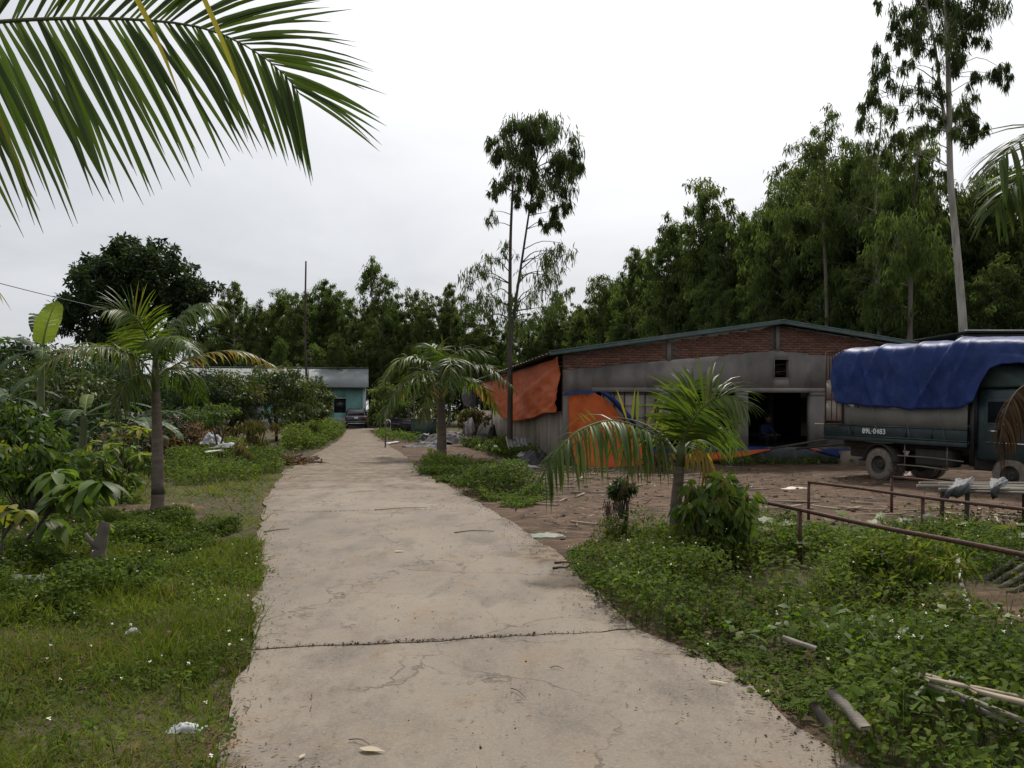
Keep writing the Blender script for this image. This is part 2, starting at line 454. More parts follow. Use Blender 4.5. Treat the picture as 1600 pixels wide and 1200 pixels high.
def ground_material():
    m, t, L = mat_new('soil')
    out = N(t, 'ShaderNodeOutputMaterial'); b = N(t, 'ShaderNodeBsdfPrincipled'); L(b.outputs[0], out.inputs[0])
    tc = N(t, 'ShaderNodeTexCoord')
    def noise(s, d=6, st=(1, 1, 1), r=.62):
        mp = N(t, 'ShaderNodeMapping'); mp.inputs['Scale'].default_value = st; L(tc.outputs['Object'], mp.inputs['Vector'])
        n = N(t, 'ShaderNodeTexNoise'); n.inputs['Scale'].default_value = s; n.inputs['Detail'].default_value = d; n.inputs['Roughness'].default_value = r
        L(mp.outputs[0], n.inputs['Vector']); return n.outputs['Fac']
    def rng_(x, a, c, lo=0., hi=1.):
        r = N(t, 'ShaderNodeMapRange'); r.inputs['From Min'].default_value = a; r.inputs['From Max'].default_value = c
        r.inputs['To Min'].default_value = lo; r.inputs['To Max'].default_value = hi; L(x, r.inputs['Value']); return r.outputs[0]
    def mix(f, a, c):
        x = N(t, 'ShaderNodeMix', data_type='RGBA'); L(f, x.inputs['Factor'])
        for s, v in (('A', a), ('B', c)):
            if isinstance(v, tuple): x.inputs[s].default_value = (*v, 1)
            else: L(v, x.inputs[s])
        return x.outputs['Result']
    dirt = mix(rng_(noise(.55, 6, (1, 1.6, 1)), .38, .62), (.10, .062, .04), (.045, .03, .021))
    dirt = mix(rng_(noise(2.6, 7, (1, 1.8, 1)), .47, .62), dirt, (.135, .09, .058))
    dirt = mix(rng_(noise(5.0, 7), .56, .68, 0, .75), dirt, (.045, .033, .026))
    grass = mix(rng_(noise(1.2, 6), .35, .65), (.075, .06, .032), (.04, .045, .018))
    grass = mix(rng_(noise(9, 5), .5, .7), grass, (.10, .075, .045))
    at = N(t, 'ShaderNodeAttribute', attribute_name='var')
    f0 = N(t, 'ShaderNodeMath', operation='ADD'); L(at.outputs['Fac'], f0.inputs[0]); L(rng_(noise(3, 6), .3, .7, -.3, .3), f0.inputs[1])
    fac = rng_(f0.outputs[0], .35, .65)
    L(mix(fac, grass, dirt), b.inputs['Base Color'])
    b.inputs['Roughness'].default_value = .95; b.inputs['Specular IOR Level'].default_value = .15
    bp = N(t, 'ShaderNodeBump'); bp.inputs['Strength'].default_value = .8; bp.inputs['Distance'].default_value = .04
    L(noise(7, 8, (1, 1, 1), .7), bp.inputs['Height']); L(bp.outputs[0], b.inputs['Normal'])
def concrete_material():
    m, t, L = mat_new('concrete')
    out = N(t, 'ShaderNodeOutputMaterial'); b = N(t, 'ShaderNodeBsdfPrincipled'); L(b.outputs[0], out.inputs[0])
    tc = N(t, 'ShaderNodeTexCoord')
    def noise(s, d=6, st=(1, 1, 1), r=.6, dist=0.):
        mp = N(t, 'ShaderNodeMapping'); mp.inputs['Scale'].default_value = st; L(tc.outputs['Object'], mp.inputs['Vector'])
        n = N(t, 'ShaderNodeTexNoise'); n.inputs['Scale'].default_value = s; n.inputs['Detail'].default_value = d; n.inputs['Roughness'].default_value = r; n.inputs['Distortion'].default_value = dist
        L(mp.outputs[0], n.inputs['Vector']); return n
    def rng_(x, a, c, lo=0., hi=1.):
        r = N(t, 'ShaderNodeMapRange'); r.inputs['From Min'].default_value = a; r.inputs['From Max'].default_value = c
        r.inputs['To Min'].default_value = lo; r.inputs['To Max'].default_value = hi; L(x, r.inputs['Value']); return r.outputs[0]
    def mix(f, a, c):
        x = N(t, 'ShaderNodeMix', data_type='RGBA'); L(f, x.inputs['Factor'])
        for s, v in (('A', a), ('B', c)):
            if isinstance(v, tuple): x.inputs[s].default_value = (*v, 1)
            else: L(v, x.inputs[s])
        return x.outputs['Result']
    c = mix(rng_(noise(.55, 5, (1, .6, 1)).outputs['Fac'], .35, .65), (.228, .192, .154), (.158, .134, .109))
    c = mix(rng_(noise(1.5, 8, (1, .45, 1), .68).outputs['Fac'], .49, .66, 0, .8), c, (.105, .09, .074))        # grey stains
    c = mix(rng_(noise(1.9, 7, (1.1, .8, 1), .62, .6).outputs['Fac'], .56, .72, 0, .7), c, (.20, .135, .08))     # earth stains
    c = mix(rng_(noise(5.5, 8, (1, .5, 1), .7).outputs['Fac'], .57, .68, 0, .7), c, (.10, .086, .07))         # scuff marks across
    c = mix(rng_(noise(.9, 5, (1.3, 1, 1), .55, .3).outputs['Fac'], .63, .74, 0, .55), c, (.24, .14, .065))
    c = mix(rng_(noise(9, 6, (1, .8, 1), .7).outputs['Fac'], .60, .72, 0, .6), c, (.09, .075, .06))
    c = mix(rng_(noise(75, 3).outputs['Fac'], .45, .75, 0, .45), c, (.30, .255, .198))                            # grain
    c = mix(rng_(noise(26, 3).outputs['Fac'], .64, .72, 0, .75), c, (.10, .085, .07))                           # pits
    # earth trodden over the far end and along the edges, also darker patches ('var')
    at = N(t, 'ShaderNodeAttribute', attribute_name='var')
    ad = N(t, 'ShaderNodeMath', operation='ADD'); L(at.outputs['Fac'], ad.inputs[0]); L(rng_(noise(1.3, 8, (.8, .8, 1), .68).outputs['Fac'], .34, .66, -.5, .5), ad.inputs[1])
    c = mix(rng_(ad.outputs[0], .45, .75, 0, .85), c, mix(rng_(noise(5, 6).outputs['Fac'], .4, .6), (.085, .06, .042), (.19, .145, .10)))
    # cracks: cell borders of a warped voronoi, kept only here and there
    nz = noise(1.2, 5, (1, 1, 1), .6)
    ws = N(t, 'ShaderNodeVectorMath', operation='SCALE'); ws.inputs['Scale'].default_value = 1.1; L(nz.outputs['Color'], ws.inputs[0])
    wa = N(t, 'ShaderNodeVectorMath', operation='ADD'); L(tc.outputs['Object'], wa.inputs[0]); L(ws.outputs[0], wa.inputs[1])
    vo = N(t, 'ShaderNodeTexVoronoi', feature='DISTANCE_TO_EDGE'); vo.inputs['Scale'].default_value = .8
    L(wa.outputs[0], vo.inputs['Vector'])
    line = rng_(vo.outputs['Distance'], .003, .012, 1, 0)
    keep = rng_(noise(.8, 3).outputs['Fac'], .44, .54)
    mu = N(t, 'ShaderNodeMath', operation='MULTIPLY'); L(line, mu.inputs[0]); L(keep, mu.inputs[1])
    c = mix(rng_(mu.outputs[0], 0, 1, 0, .7), c, (.09, .075, .06))
    L(c, b.inputs['Base Color'])
    b.inputs['Roughness'].default_value = .9; b.inputs['Specular IOR Level'].default_value = .2
    hs = N(t, 'ShaderNodeMath', operation='SUBTRACT'); L(noise(16, 8, (1, 1, 1), .7).outputs['Fac'], hs.inputs[0]); L(mu.outputs[0], hs.inputs[1])
    bp = N(t, 'ShaderNodeBump'); bp.inputs['Strength'].default_value = .45; bp.inputs['Distance'].default_value = .012
    L(hs.outputs[0], bp.inputs['Height']); L(bp.outputs[0], b.inputs['Normal'])
ground_material(); concrete_material()

# ------------------------------------------------------------------ ground and road
LEFT = [G(*p)[:2] for p in [(345, 1200), (362, 1090), (380, 1020), (398, 950), (410, 900), (405, 850), (415, 780), (445, 735), (500, 706), (528, 690), (541, 673)]]
RIGHT = [G(*p)[:2] for p in [(1330, 1200), (1240, 1130), (1100, 1030), (1000, 985), (930, 930), (900, 900), (868, 868), (830, 840), (770, 800), (700, 760), (662, 738), (632, 712), (597, 690), (577, 673)]]
LEFT = np.array([(-.55, -2.0), (-.95, 1.5)] + [tuple(p) for p in LEFT])
RIGHT = np.array([(2.2, -2.0), (1.85, 1.5)] + [tuple(p) for p in RIGHT])
def xl(y): return np.interp(y, LEFT[:, 1], LEFT[:, 0])
def xr(y): return np.interp(y, RIGHT[:, 1], RIGHT[:, 0])

def smoothstep(a, b, x):
    t = np.clip((x - a) / (b - a), 0, 1); return t * t * (3 - 2 * t)
def bare(x, y):
    """how bare the soil is: 1 trodden earth, 0 overgrown"""
    right = smoothstep(-.2, .1, x - xr(y))
    yard = smoothstep(9.2, 10.6, y + (x - 2) * .12 + 1.2 * (fbm(x * .5, y * .5) - .5)) * (1 - smoothstep(45, 60, y))
    r = right * yard
    left = smoothstep(0, .8, xl(y) - x)
    lpatch = smoothstep(.56, .66, fbm(x * .35 + 3, y * .3 + 8)) * smoothstep(9, 13, y) * .9
    lp2 = np.exp(-(((x + 4.0) / 1.6) ** 2 + ((y - 15.0) / 1.6) ** 2)) * .8 + np.exp(-(((x + 8.) / 1.6) ** 2 + ((y - 13.0) / 1.3) ** 2)) * .7
    l = left * np.maximum(lpatch, lp2)
    edge = np.exp(-np.maximum(0, np.maximum(xl(y) - x, x - xr(y))) / .18) * .7
    patch = np.exp(-(((x - 4.1) / .55) ** 2 + ((y - 6.9) / .6) ** 2)) + np.exp(-(((x - 3.75) / .35) ** 2 + ((y - 6.2) / .25) ** 2))
    patch = patch + np.exp(-(((x - .75) / .7) ** 2 + ((y - 9.7) / .9) ** 2)) * 1.2
    return np.clip(np.maximum(np.maximum(r, l), np.maximum(edge, patch)), 0, 1)
def ground_z(x, y):
    near = 1 - smoothstep(40, 60, y)
    e = np.maximum(xl(y) - x, x - xr(y))
    road = smoothstep(.0, .6, e); lip = smoothstep(-.16, .0, e)
    return (-.05 + .052 * lip + road * near * (.10 * (fbm(x * .9, y * .9) - .45) + .035 * (fbm(x * 4, y * 4) - .5) + .01))
def make_ground():
    xs = np.concatenate([np.array([-900, -300, -120, -70, -45, -30]), np.arange(-22, 22.01, .2), np.array([30, 45, 70, 120, 300, 900])])
    ys = np.concatenate([np.array([-400, -100, -30, -10, -4]), np.arange(0, 30, .2), np.arange(30, 60, .6), np.array([60, 70, 85, 110, 160, 300, 700, 1500])])
    X, Y = np.meshgrid(xs, ys, indexing='ij')
    Z = ground_z(X, Y)
    Z = np.where((abs(X) > 25) | (Y > 75) | (Y < -1), -.03, Z)
    g = Geo(); g.grid(np.stack([X, Y, Z], -1)[:, ::-1], len(xs), len(ys), bare(X, Y)[:, ::-1])
    tag(g.build('ground', M['soil'], smooth=True), kind='structure')
make_ground()
def make_road():
    ys = np.concatenate([np.arange(-2, 30, .5), np.arange(30, 71, 2.)])
    g = Geo()
    v = np.array([[(xl(y) + .16, y, .0125), (xr(y) - .16, y, .0125)] for y in ys])
    g.grid(v[:, ::-1], len(ys), 2)
    road = g.build('road', M['soil'])
    tag(road, 'pale concrete lane running to the teal house', None, kind='structure')
    cuts = [-2, 5.72, 13.0, 20.5, 28, 36, 45, 56, 70]
    for i in range(len(cuts) - 1):
        a, b = cuts[i] + .012, cuts[i + 1] - .012
        ns = int(max(12, (b - a) / (.07 if b < 15 else .25))); nc = 90
        t = np.linspace(0, 1, ns); u = np.linspace(0, 1, nc)
        T, U = np.meshgrid(t, u, indexing='ij')
        skew = .28 if a > 5 else .28
        def line(c, U, k):
            j = .16 * (fbm(U * 4 + c, c * 3.) - .5) + .05 * (fbm(U * 25 + c, c + 2.) - .5) + k * .022 * np.clip(fbm(U * 14 + c, c + 7.) * 1.6 - .25, 0.15, 1)
            return c + skew * (U * 2 - 1) * (1 if 3 < c < 30 else 0) + j
        Ya = line(cuts[i], U, .5); Yb = line(cuts[i + 1], U, -.5)
        Y = Ya + (Yb - Ya) * T
        rag = .10 * (fbm(Y * 1.7, 3.1, 0, 4) - .5) * 2
        rag2 = .10 * (fbm(Y * 1.7, 9.7, 0, 4) - .5) * 2
        X = (xl(Y) + rag) * (1 - U) + (xr(Y) + rag2) * U
        Z = .022 + .008 * (fbm(X * .8, Y * .8) - .5) + .005 * (fbm(X * 3, Y * 3) - .5) + .003 * ((i % 2) - .5)
        far = smoothstep(11, 21, Y) * .76 + .38 * np.exp(-((X + 1.5) / .5) ** 2 - ((Y - 5.95) / .25) ** 2) + .36 * np.exp(-((X - .6) / .45) ** 2 - ((Y - 6.9) / .5) ** 2) + .45 * np.exp(-np.minimum(X - xl(Y), xr(Y) - X).clip(0) / .22) * .9 + .5 * np.exp(-((X - .45) ** 2 + ((Y - 9.0) / 1.6) ** 2) / .5)
        far = np.maximum(far, np.where(Y < 5.6, .62 * np.exp(-(X - xl(Y)).clip(0) / .28), 0))
        g = Geo(); g.grid(np.stack([X, Y, Z], -1)[:, ::-1], ns, nc, np.clip(far, 0, 1)[:, ::-1])
        # skirts
        ring = np.concatenate([np.stack([X, Y, Z], -1)[:, 0], np.stack([X, Y, Z], -1)[-1, 1:], np.stack([X, Y, Z], -1)[::-1, -1][1:], np.stack([X, Y, Z], -1)[0, ::-1][1:]])
        low = ring.copy(); low[:, 2] = -.06
        g.grid(np.stack([ring, low], 1), len(ring), 2, .75)
        g.build('slab', M['concrete'], road, smooth=False)
make_road()

# ------------------------------------------------------------------ brick shed on the right
SC, SS = math.cos(math.atan(.14)), math.sin(math.atan(.14))
CX, CY = 1.44, 23.4                                # front left corner of the shed
def face(px, py=HORIZON):
    """photo pixel on the shed's front wall -> (metres along it, height)"""
    a = (px - 800) / FPX
    u = (a * CY - CX) / (SC - a * SS)
    return u, EYE + (HORIZON - py) / FPX * (CY + u * SS)
def shed_front(u, y=0.0, z=0.0):
    return np.array([CX + u * SC - y * SS, CY + u * SS + y * SC, z])
SHED_RZ = math.atan(.14)
def make_shed():
    root = thing('brick_shed', 'long low shed with raw brick gable over grey plaster and dark open bays', 'shed', (CX, CY, 0), SHED_RZ)
    W = 12.9; PK = face(1215)[0]; T = .2
    zP, zE = face(1215, 508)[1], 3.16
    def top(u): return zE + (zP - zE) * (u / PK if u < PK else (W - u) / (W - PK))
    b0, b1 = face(880, 578)[1], face(1215, 547)[1]
    def band(u): return b0 + (b1 - b0) * (u / PK if u < PK else (W - u) / (W - PK))
    zo = face(1100, 613)[1]; zf = .50
    ops = [(face(925)[0], face(1030)[0]), (face(1046)[0], face(1150)[0]), (face(1169)[0], face(1266)[0]), (9.2, 11.2)]
    win = (face(1210)[0], face(1232)[0], face(1220, 590)[1], face(1220, 562)[1])
    # plinth and pillars
    Geo().box((0, -.04, -.1), (W, T + .04, zf)).build('plinth', M['plinth_dark'], root)
    xs = [0] + [x for o in ops for x in o] + [W]
    for k in range(0, len(xs), 2):
        Geo().box((xs[k], -.006, zf), (xs[k + 1], T + .01, zo - .10)).build('pillar', M['plaster'], root)
    Geo().box((0, -.009, zo - .10), (ops[0][0], T, zo)).build('beam', M['plaster'], root)
    Geo().box((ops[0][0], -.004, zo), (W, T + .02, zo + .13)).build('beam', M['plaster'], root)
    for k in range(1, 4):
        Geo().box((ops[k - 1][1], -.012, zo - .10), (ops[k][0], T + .01, zo)).build('pillar_head', M['plaster'], root)
    Geo().box((ops[3][1], -.012, zo - .10), (W, T + .01, zo)).build('pillar_head', M['plaster'], root)
    # plaster wall above the bays, with the small square window
    g = Geo()
    for a, b in ((0, ops[0][0]), (ops[0][0], win[0]), (win[1], W)):
        pts = [(a, zo + (.13 if a > 0 else 0)), (b, zo + (.13 if a > 0 else 0)), (b, band(b))]
        if a < PK < b: pts.append((PK, band(PK)))
        pts.append((a, band(a)))
        g.prism(pts, 0, T)
    g.prism([(win[0], zo + .13), (win[1], zo + .13), (win[1], win[2]), (win[0], win[2])], 0, T)
    g.prism([(win[0], win[3]), (win[1], win[3]), (win[1], band(win[1])), (win[0], band(win[0]))], 0, T)
    g.build('plaster_wall', M['plaster'], root)
    fr = Geo()
    wm = .03
    fr.box((win[0] - wm, -.02, win[2] - wm), (win[0], .05, win[3] + wm)); fr.box((win[1], -.02, win[2] - wm), (win[1] + wm, .05, win[3] + wm))
    fr.box((win[0], -.02, win[2] - wm), (win[1], .05, win[2])); fr.box((win[0], -.02, win[3]), (win[1], .05, win[3] + wm))
    fr.build('window_frame', M['plaster'], root)
    # mortar bed of the brick gable, and the bricks laid on it
    for a, b in ((0, PK), (PK, W)):
        Geo().prism([(a, band(a)), (b, band(b)), (b, top(b)), (a, top(a))], .012, T - .01).build('mortar_bed', M['mortar'], root)
    meshes = []
    for k in range(6):
        L_, h_ = .212 + rng.uniform(-.008, .004), .058
        gb = Geo(); j = rng.uniform(-.003, .003, (8, 3))
        gb.box((-L_ / 2, 0, 0), (L_ / 2, .05, h_)); gb.v[0] = gb.v[0] + j
        meshes.append(gb.mesh('brick', M['brick']))
    n, rest = 0, Geo()
    z = 2.3; row = 0
    cand = []
    while z < zP:
        for i in range(int(W / .222) + 1):
            u = i * .222 + (.111 if row % 2 else 0)
            if band(u) + .005 < z + .03 and z + .062 < top(u) - .02 and .11 < u < W - .11 and min(abs(u - PK), abs(u - face(1045)[0])) > .17:
                cand.append((u, z))
        z += .0705; row += 1
    vis = [c for c in cand if c[0] < face(1325)[0]]
    random.shuffle(vis)
    vis.sort(key=lambda c: -c[1] * .0 + abs(c[0] - face(1130)[0]))
    one = set(vis[:300])
    for u, z in cand:
        yy = -rng.uniform(.0, .014)
        if (u, z) in one:
            o = bpy.data.objects.new('brick', meshes[rng.integers(6)])
            col.objects.link(o); o.parent = root; o.location = (u + rng.normal(0, .004), yy, z + rng.normal(0, .002)); o.rotation_euler = (0, rng.normal(0, .008), rng.normal(0, .012))
        else:
            rest.box((u - .105, yy, z), (u + .105, yy + .05, z + .058), var=rng.uniform(0, 1))
    tag(rest.build('far_bricks', M['brick'], root), kind='stuff')
    # raw concrete ties in the brickwork
    for u in (PK, face(1045)[0]):
        t0 = top(u) - .03
        Geo().box((u - .06, -.022, band(u) - .02), (u + .06, .02, t0)).build('concrete_tie', M['plaster'], root)
    # roof: corrugated sheets, ridge, green verge trims
    DEP = 36.0
    for sgn in (-1, 1):
        a = np.array([PK, zP + .03]); e = np.array([-.45, top(0) - .45 * (zP - zE) / PK + .03]) if sgn < 0 else np.array([W + .45, top(W) - .1 + .03])
        n_ = 60; s = np.linspace(-.35, DEP, n_ * 6)
        prof = .014 * np.sin(np.arange(len(s)) * PI / 3)
        v = np.stack([np.stack([np.full_like(s, a[0]), s, a[1] + .05 + prof], 1), np.stack([np.full_like(s, e[0]), s, e[1] + .05 + prof], 1)], 1)
        Geo().grid(v, len(s), 2).build('roof_sheet', M['roof_green'], root)
        d = unit(e - a); nrm = np.array([-d[1], d[0]]) * (1 if sgn < 0 else -1); nrm = nrm if nrm[1] < 0 else -nrm
        p = [a + [0, .075], e + [0, .075], e + [0, -.03], a + [0, -.03]]
        Geo().prism([tuple(q) for q in p], -.38, -.355).build('verge_trim', M['roof_green'], root)
        p = [a + [0, .098], e + [0, .098], e + [0, .074], a + [0, .074]]
        Geo().prism([tuple(q) for q in p], -.41, -.30).build('verge_cap', M['roof_green'], root)
        for k in range(1, 6):
            q = a + (e - a) * (k / 6)
            Geo().box((q[0] - .03, -.3, q[1] - .05), (q[0] + .03, DEP - .2, q[1] + .03)).build('purlin', M['wood_dark'], root)
    # left side wall: tan render up to chest height, posts above, open under the eaves
    Geo().box((0, T + .05, -.1), (.14, DEP - .3, 1.55)).build('side_wall', M['plaster_tan'], root)
    Geo().box((0, T + .011, -.1), (.16, T + .05, 2.95)).build('corner_strip', M['plaster_tan'], root)
    for k in range(12):
        y = 3 + k * 2.9
        if k == 0: continue
        Geo().box((.02, y, 1.552), (.16, y + .14, 3.05)).build('post', M['wood_dark'], root)
    Geo().box((-.04, 17.2, -.1), (-.002, 17.36, 2.9)).build('post', M['wood_dark'], root)
    # right side, back wall with daylight slots, floor, inner partition
    Geo().box((W - .16, T + .05, -.1), (W, DEP - .3, 3.0)).build('side_wall', M['plaster_tan'], root)
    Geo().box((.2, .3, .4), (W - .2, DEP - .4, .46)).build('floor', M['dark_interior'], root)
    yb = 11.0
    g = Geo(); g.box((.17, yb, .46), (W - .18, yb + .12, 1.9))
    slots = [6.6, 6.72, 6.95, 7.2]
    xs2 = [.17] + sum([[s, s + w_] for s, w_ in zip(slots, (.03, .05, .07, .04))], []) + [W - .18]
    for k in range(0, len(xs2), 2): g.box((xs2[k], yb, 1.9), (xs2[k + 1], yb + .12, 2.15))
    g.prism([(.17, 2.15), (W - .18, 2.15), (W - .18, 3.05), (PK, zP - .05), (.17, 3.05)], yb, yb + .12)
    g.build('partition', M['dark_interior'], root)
    for u in (4.9, 7.75): Geo().box((u, 3.5, .46), (u + .16, 3.66, 3.3)).build('inner_post', M['wood_dark'], root)
    # mesh-backed panel in the left bay
    o0, o1 = face(941)[0], face(1029)[0]
    pn = Geo().box((o0, .10, zf), (o1, .125, zo - .02)).build('bay_panel', M['panel_tan'], root)
    for k in range(6):
        u = o0 + .06 + (o1 - o0 - .12) * k / 5
        Geo().box((u - .012, .07, zf), (u + .012, .098, zo - .02)).build('bar', M['black_metal'], pn)
    for k in range(5):
        z = zf + .2 + (zo - zf - .25) * k / 4
        Geo().box((o0, .055, z - .008), (o1, .069, z + .008)).build('bar', M['black_metal'], pn)
    return zo, zf
ZO, ZF = make_shed()

def cloth(name, label, rows, mat, n=(40, 30), fold=.05, ffreq=3.0, seed=0, thick=.006, world=True, cat='tarpaulin', mat2=None, parent=None, along=None):
    """a sheet through rows of control points (each row a list of points), with folds pushed along its normal"""
    rows = [smooth_path(r, n[0]) for r in rows]
    arr = np.stack([smooth_path([r[i] for r in rows], n[1]) for i in range(n[0])])       # (n0, n1, 3)
    du = np.gradient(arr, axis=0); dv = np.gradient(arr, axis=1)
    nr = unit(np.cross(du, dv))
    U, V = np.meshgrid(np.linspace(0, 1, n[0]), np.linspace(0, 1, n[1]), indexing='ij')
    s = seed * 13.7
    k = fbm(U * ffreq * 2 + s, V * 1.2 + s, s) - .5
    rid = 1 - abs(2 * fbm(U * ffreq + V * 1.3 + s, V * .7 - s, s + 3) - 1) * 3
    rid2 = 1 - abs(2 * fbm(U * ffreq * .8 - V * 1.6 + s, V * .8 + s, s + 9) - 1) * 3
    h = fold * (k * 1.2 + .6 * np.maximum(rid, 0) + .6 * np.maximum(rid2, 0)) + fold * .35 * (fbm(U * ffreq * 7, V * ffreq * 5, s) - .5)
    arr = arr + nr * h[..., None]
    g = Geo(); g.grid(arr, n[0], n[1], .5)
    o = g.build(name, mat, parent, smooth=True)
    md = o.modifiers.new('thickness', 'SOLIDIFY'); md.thickness = thick; md.offset = 0
    if label: tag(o, label, cat)
    return o
def side_pt(y, z, off=-.12):                        # point on the shed's left side wall
    return shed_front(off, y, z)
def make_tarps():
    rows = []
    ys = [-.10, 2.0, 4.5, 8.2, 12.0, 17.0, 25.0]
    bots = [1.52, 1.48, 1.30, 1.16, 1.26, 1.75, 2.55]
    top_ = [3.08, 3.08, 3.06, 3.05, 3.04, 3.0, 2.95]
    for f in (0, .3, .6, 1):
        rows.append([side_pt(y, t + (b - t) * f, -.05 - .05 * math.sin(f * 2.6) - .03 * f) for y, t, b in zip(ys, top_, bots)])
    cloth('orange_tarp', 'big orange tarpaulin hung under the eaves along the side of the brick shed', rows, M['tarp_orange'], (90, 40), .13, 4.2, 1)
    # front bay tarp: orange, falling to the ground
    def f(px, py, y): 
        u, z = face(px, py); return shed_front(u, y, z)
    rows = [[f(888, 617, -.12), f(905, 614, -.12), f(930, 613, -.10), f(955, 630, -.10)],
            [f(886, 650, -.2), f(915, 645, -.25), f(945, 645, -.22), f(972, 655, -.16)],
            [f(886, 690, -.3), f(918, 690, -.42), f(955, 690, -.42), f(1003, 692, -.25)],
            [f(888, 722, -.5), f(922, 728, -.7), f(965, 729, -.72), f(1012, 718, -.5)]]
    cloth('orange_tarp', 'orange tarpaulin draped from the left bay of the brick shed to the ground', rows, M['tarp_orange'], (40, 40), .11, 2.6, 2)
    rows = [[f(930, 611, -.15), f(948, 622, -.15), f(970, 646, -.2), f(990, 668, -.24)],
            [f(937, 612, -.20), f(955, 625, -.24), f(976, 648, -.3), f(996, 672, -.3)],
            [f(946, 614, -.16), f(964, 629, -.16), f(984, 652, -.2), f(1000, 678, -.2)]]
    cloth('blue_tarp', 'folded blue edge of tarpaulin slanting across the barred bay panel', rows, M['tarp_blue'], (20, 8), .02, 2, 3)
    rows = [[f(880, 613, -.14), f(900, 611.5, -.14), f(930, 611, -.14)], [f(880, 618, -.17), f(900, 616, -.17), f(930, 614.5, -.17)]]
    cloth('blue_tarp', 'narrow blue hem of tarpaulin along the top of the left bay', rows, M['tarp_blue'], (12, 5), .01, 2, 4)
    # strip along the plinth
    rows = [[f(1000, 699, -.10), f(1060, 700, -.10), f(1120, 698, -.08), f(1175, 697, -.06), f(1200, 699, -.06)],
            [f(1000, 704, -.28), f(1060, 705, -.28), f(1120, 704, -.24), f(1165, 702, -.2), f(1201, 700, -.16)]]
    cloth('blue_tarp', 'flat blue tarpaulin lying on the ledge of the open bays', rows, M['tarp_blue'], (30, 8), .02, 3, 5)
    rows = [[f(1002, 705, -.29), f(1060, 706, -.29), f(1120, 705, -.25), f(1165, 703, -.21), f(1202, 700.5, -.17)],
            [f(1000, 716, -.42), f(1060, 716, -.42), f(1120, 715, -.36), f(1160, 711, -.28), f(1198, 703, -.2)],
            [f(1000, 722, -.42), f(1060, 723, -.40), f(1115, 720, -.32), f(1155, 714, -.26), f(1192, 706, -.19)]]
    cloth('orange_tarp', 'orange tarpaulin strip curling over the ledge beside the foreground palm', rows, M['tarp_orange'], (36, 12), .03, 3, 6)
    rows = [[f(1252, 699, -.3), f(1290, 700, -.5), f(1335, 703, -.6)], [f(1256, 702, -.5), f(1290, 707, -.8), f(1335, 711, -.9)], [f(1268, 708, -.55), f(1295, 714, -.85), f(1335, 717, -.95)]]
    cloth('blue_tarp', 'crumpled blue tarpaulin under the tail of the truck', rows, M['tarp_blue'], (20, 10), .03, 2, 7)
    rows = [[f(1250, 698, -.33), f(1260, 703, -.5), f(1272, 709, -.6)], [f(1257, 698, -.34), f(1268, 702, -.5), f(1280, 708, -.62)]]
    cloth('orange_tarp', 'small orange flap on the blue sheet under the truck tail', rows, M['tarp_orange'], (10, 5), .01, 2, 8)
    # loading beam and board
    a, b = f(1192, 700, -.5), f(1292, 680, -1.0)
    tag(Geo().tube([a, (a + b) / 2, b], .035, 6).build('long_pole', M['wood_dark']), 'dark pole propped from the bay ledge up to the truck tail', 'pole')
    a, b = f(1230, 700, -.55), f(1296, 690, -1.0)
    g = Geo(); g.tube([a, b], .11, 4, squash=.3)
    tag(g.build('loading_board', M['wood_dark']), 'dark loading board leaning beneath the pole at the truck tail', 'board')
    # brown low wall behind the truck wheel
    Pw = shed_front(face(1290)[0], -.9)
    g = Geo(); g.box((0, 0, -.05), (2.6, .22, .42))
    o = g.build('low_wall', M['plaster_tan']); o.location = Pw; o.rotation_euler = (0, 0, SHED_RZ)
    tag(o, 'low brown wall under the rear of the truck', 'wall')
make_tarps()

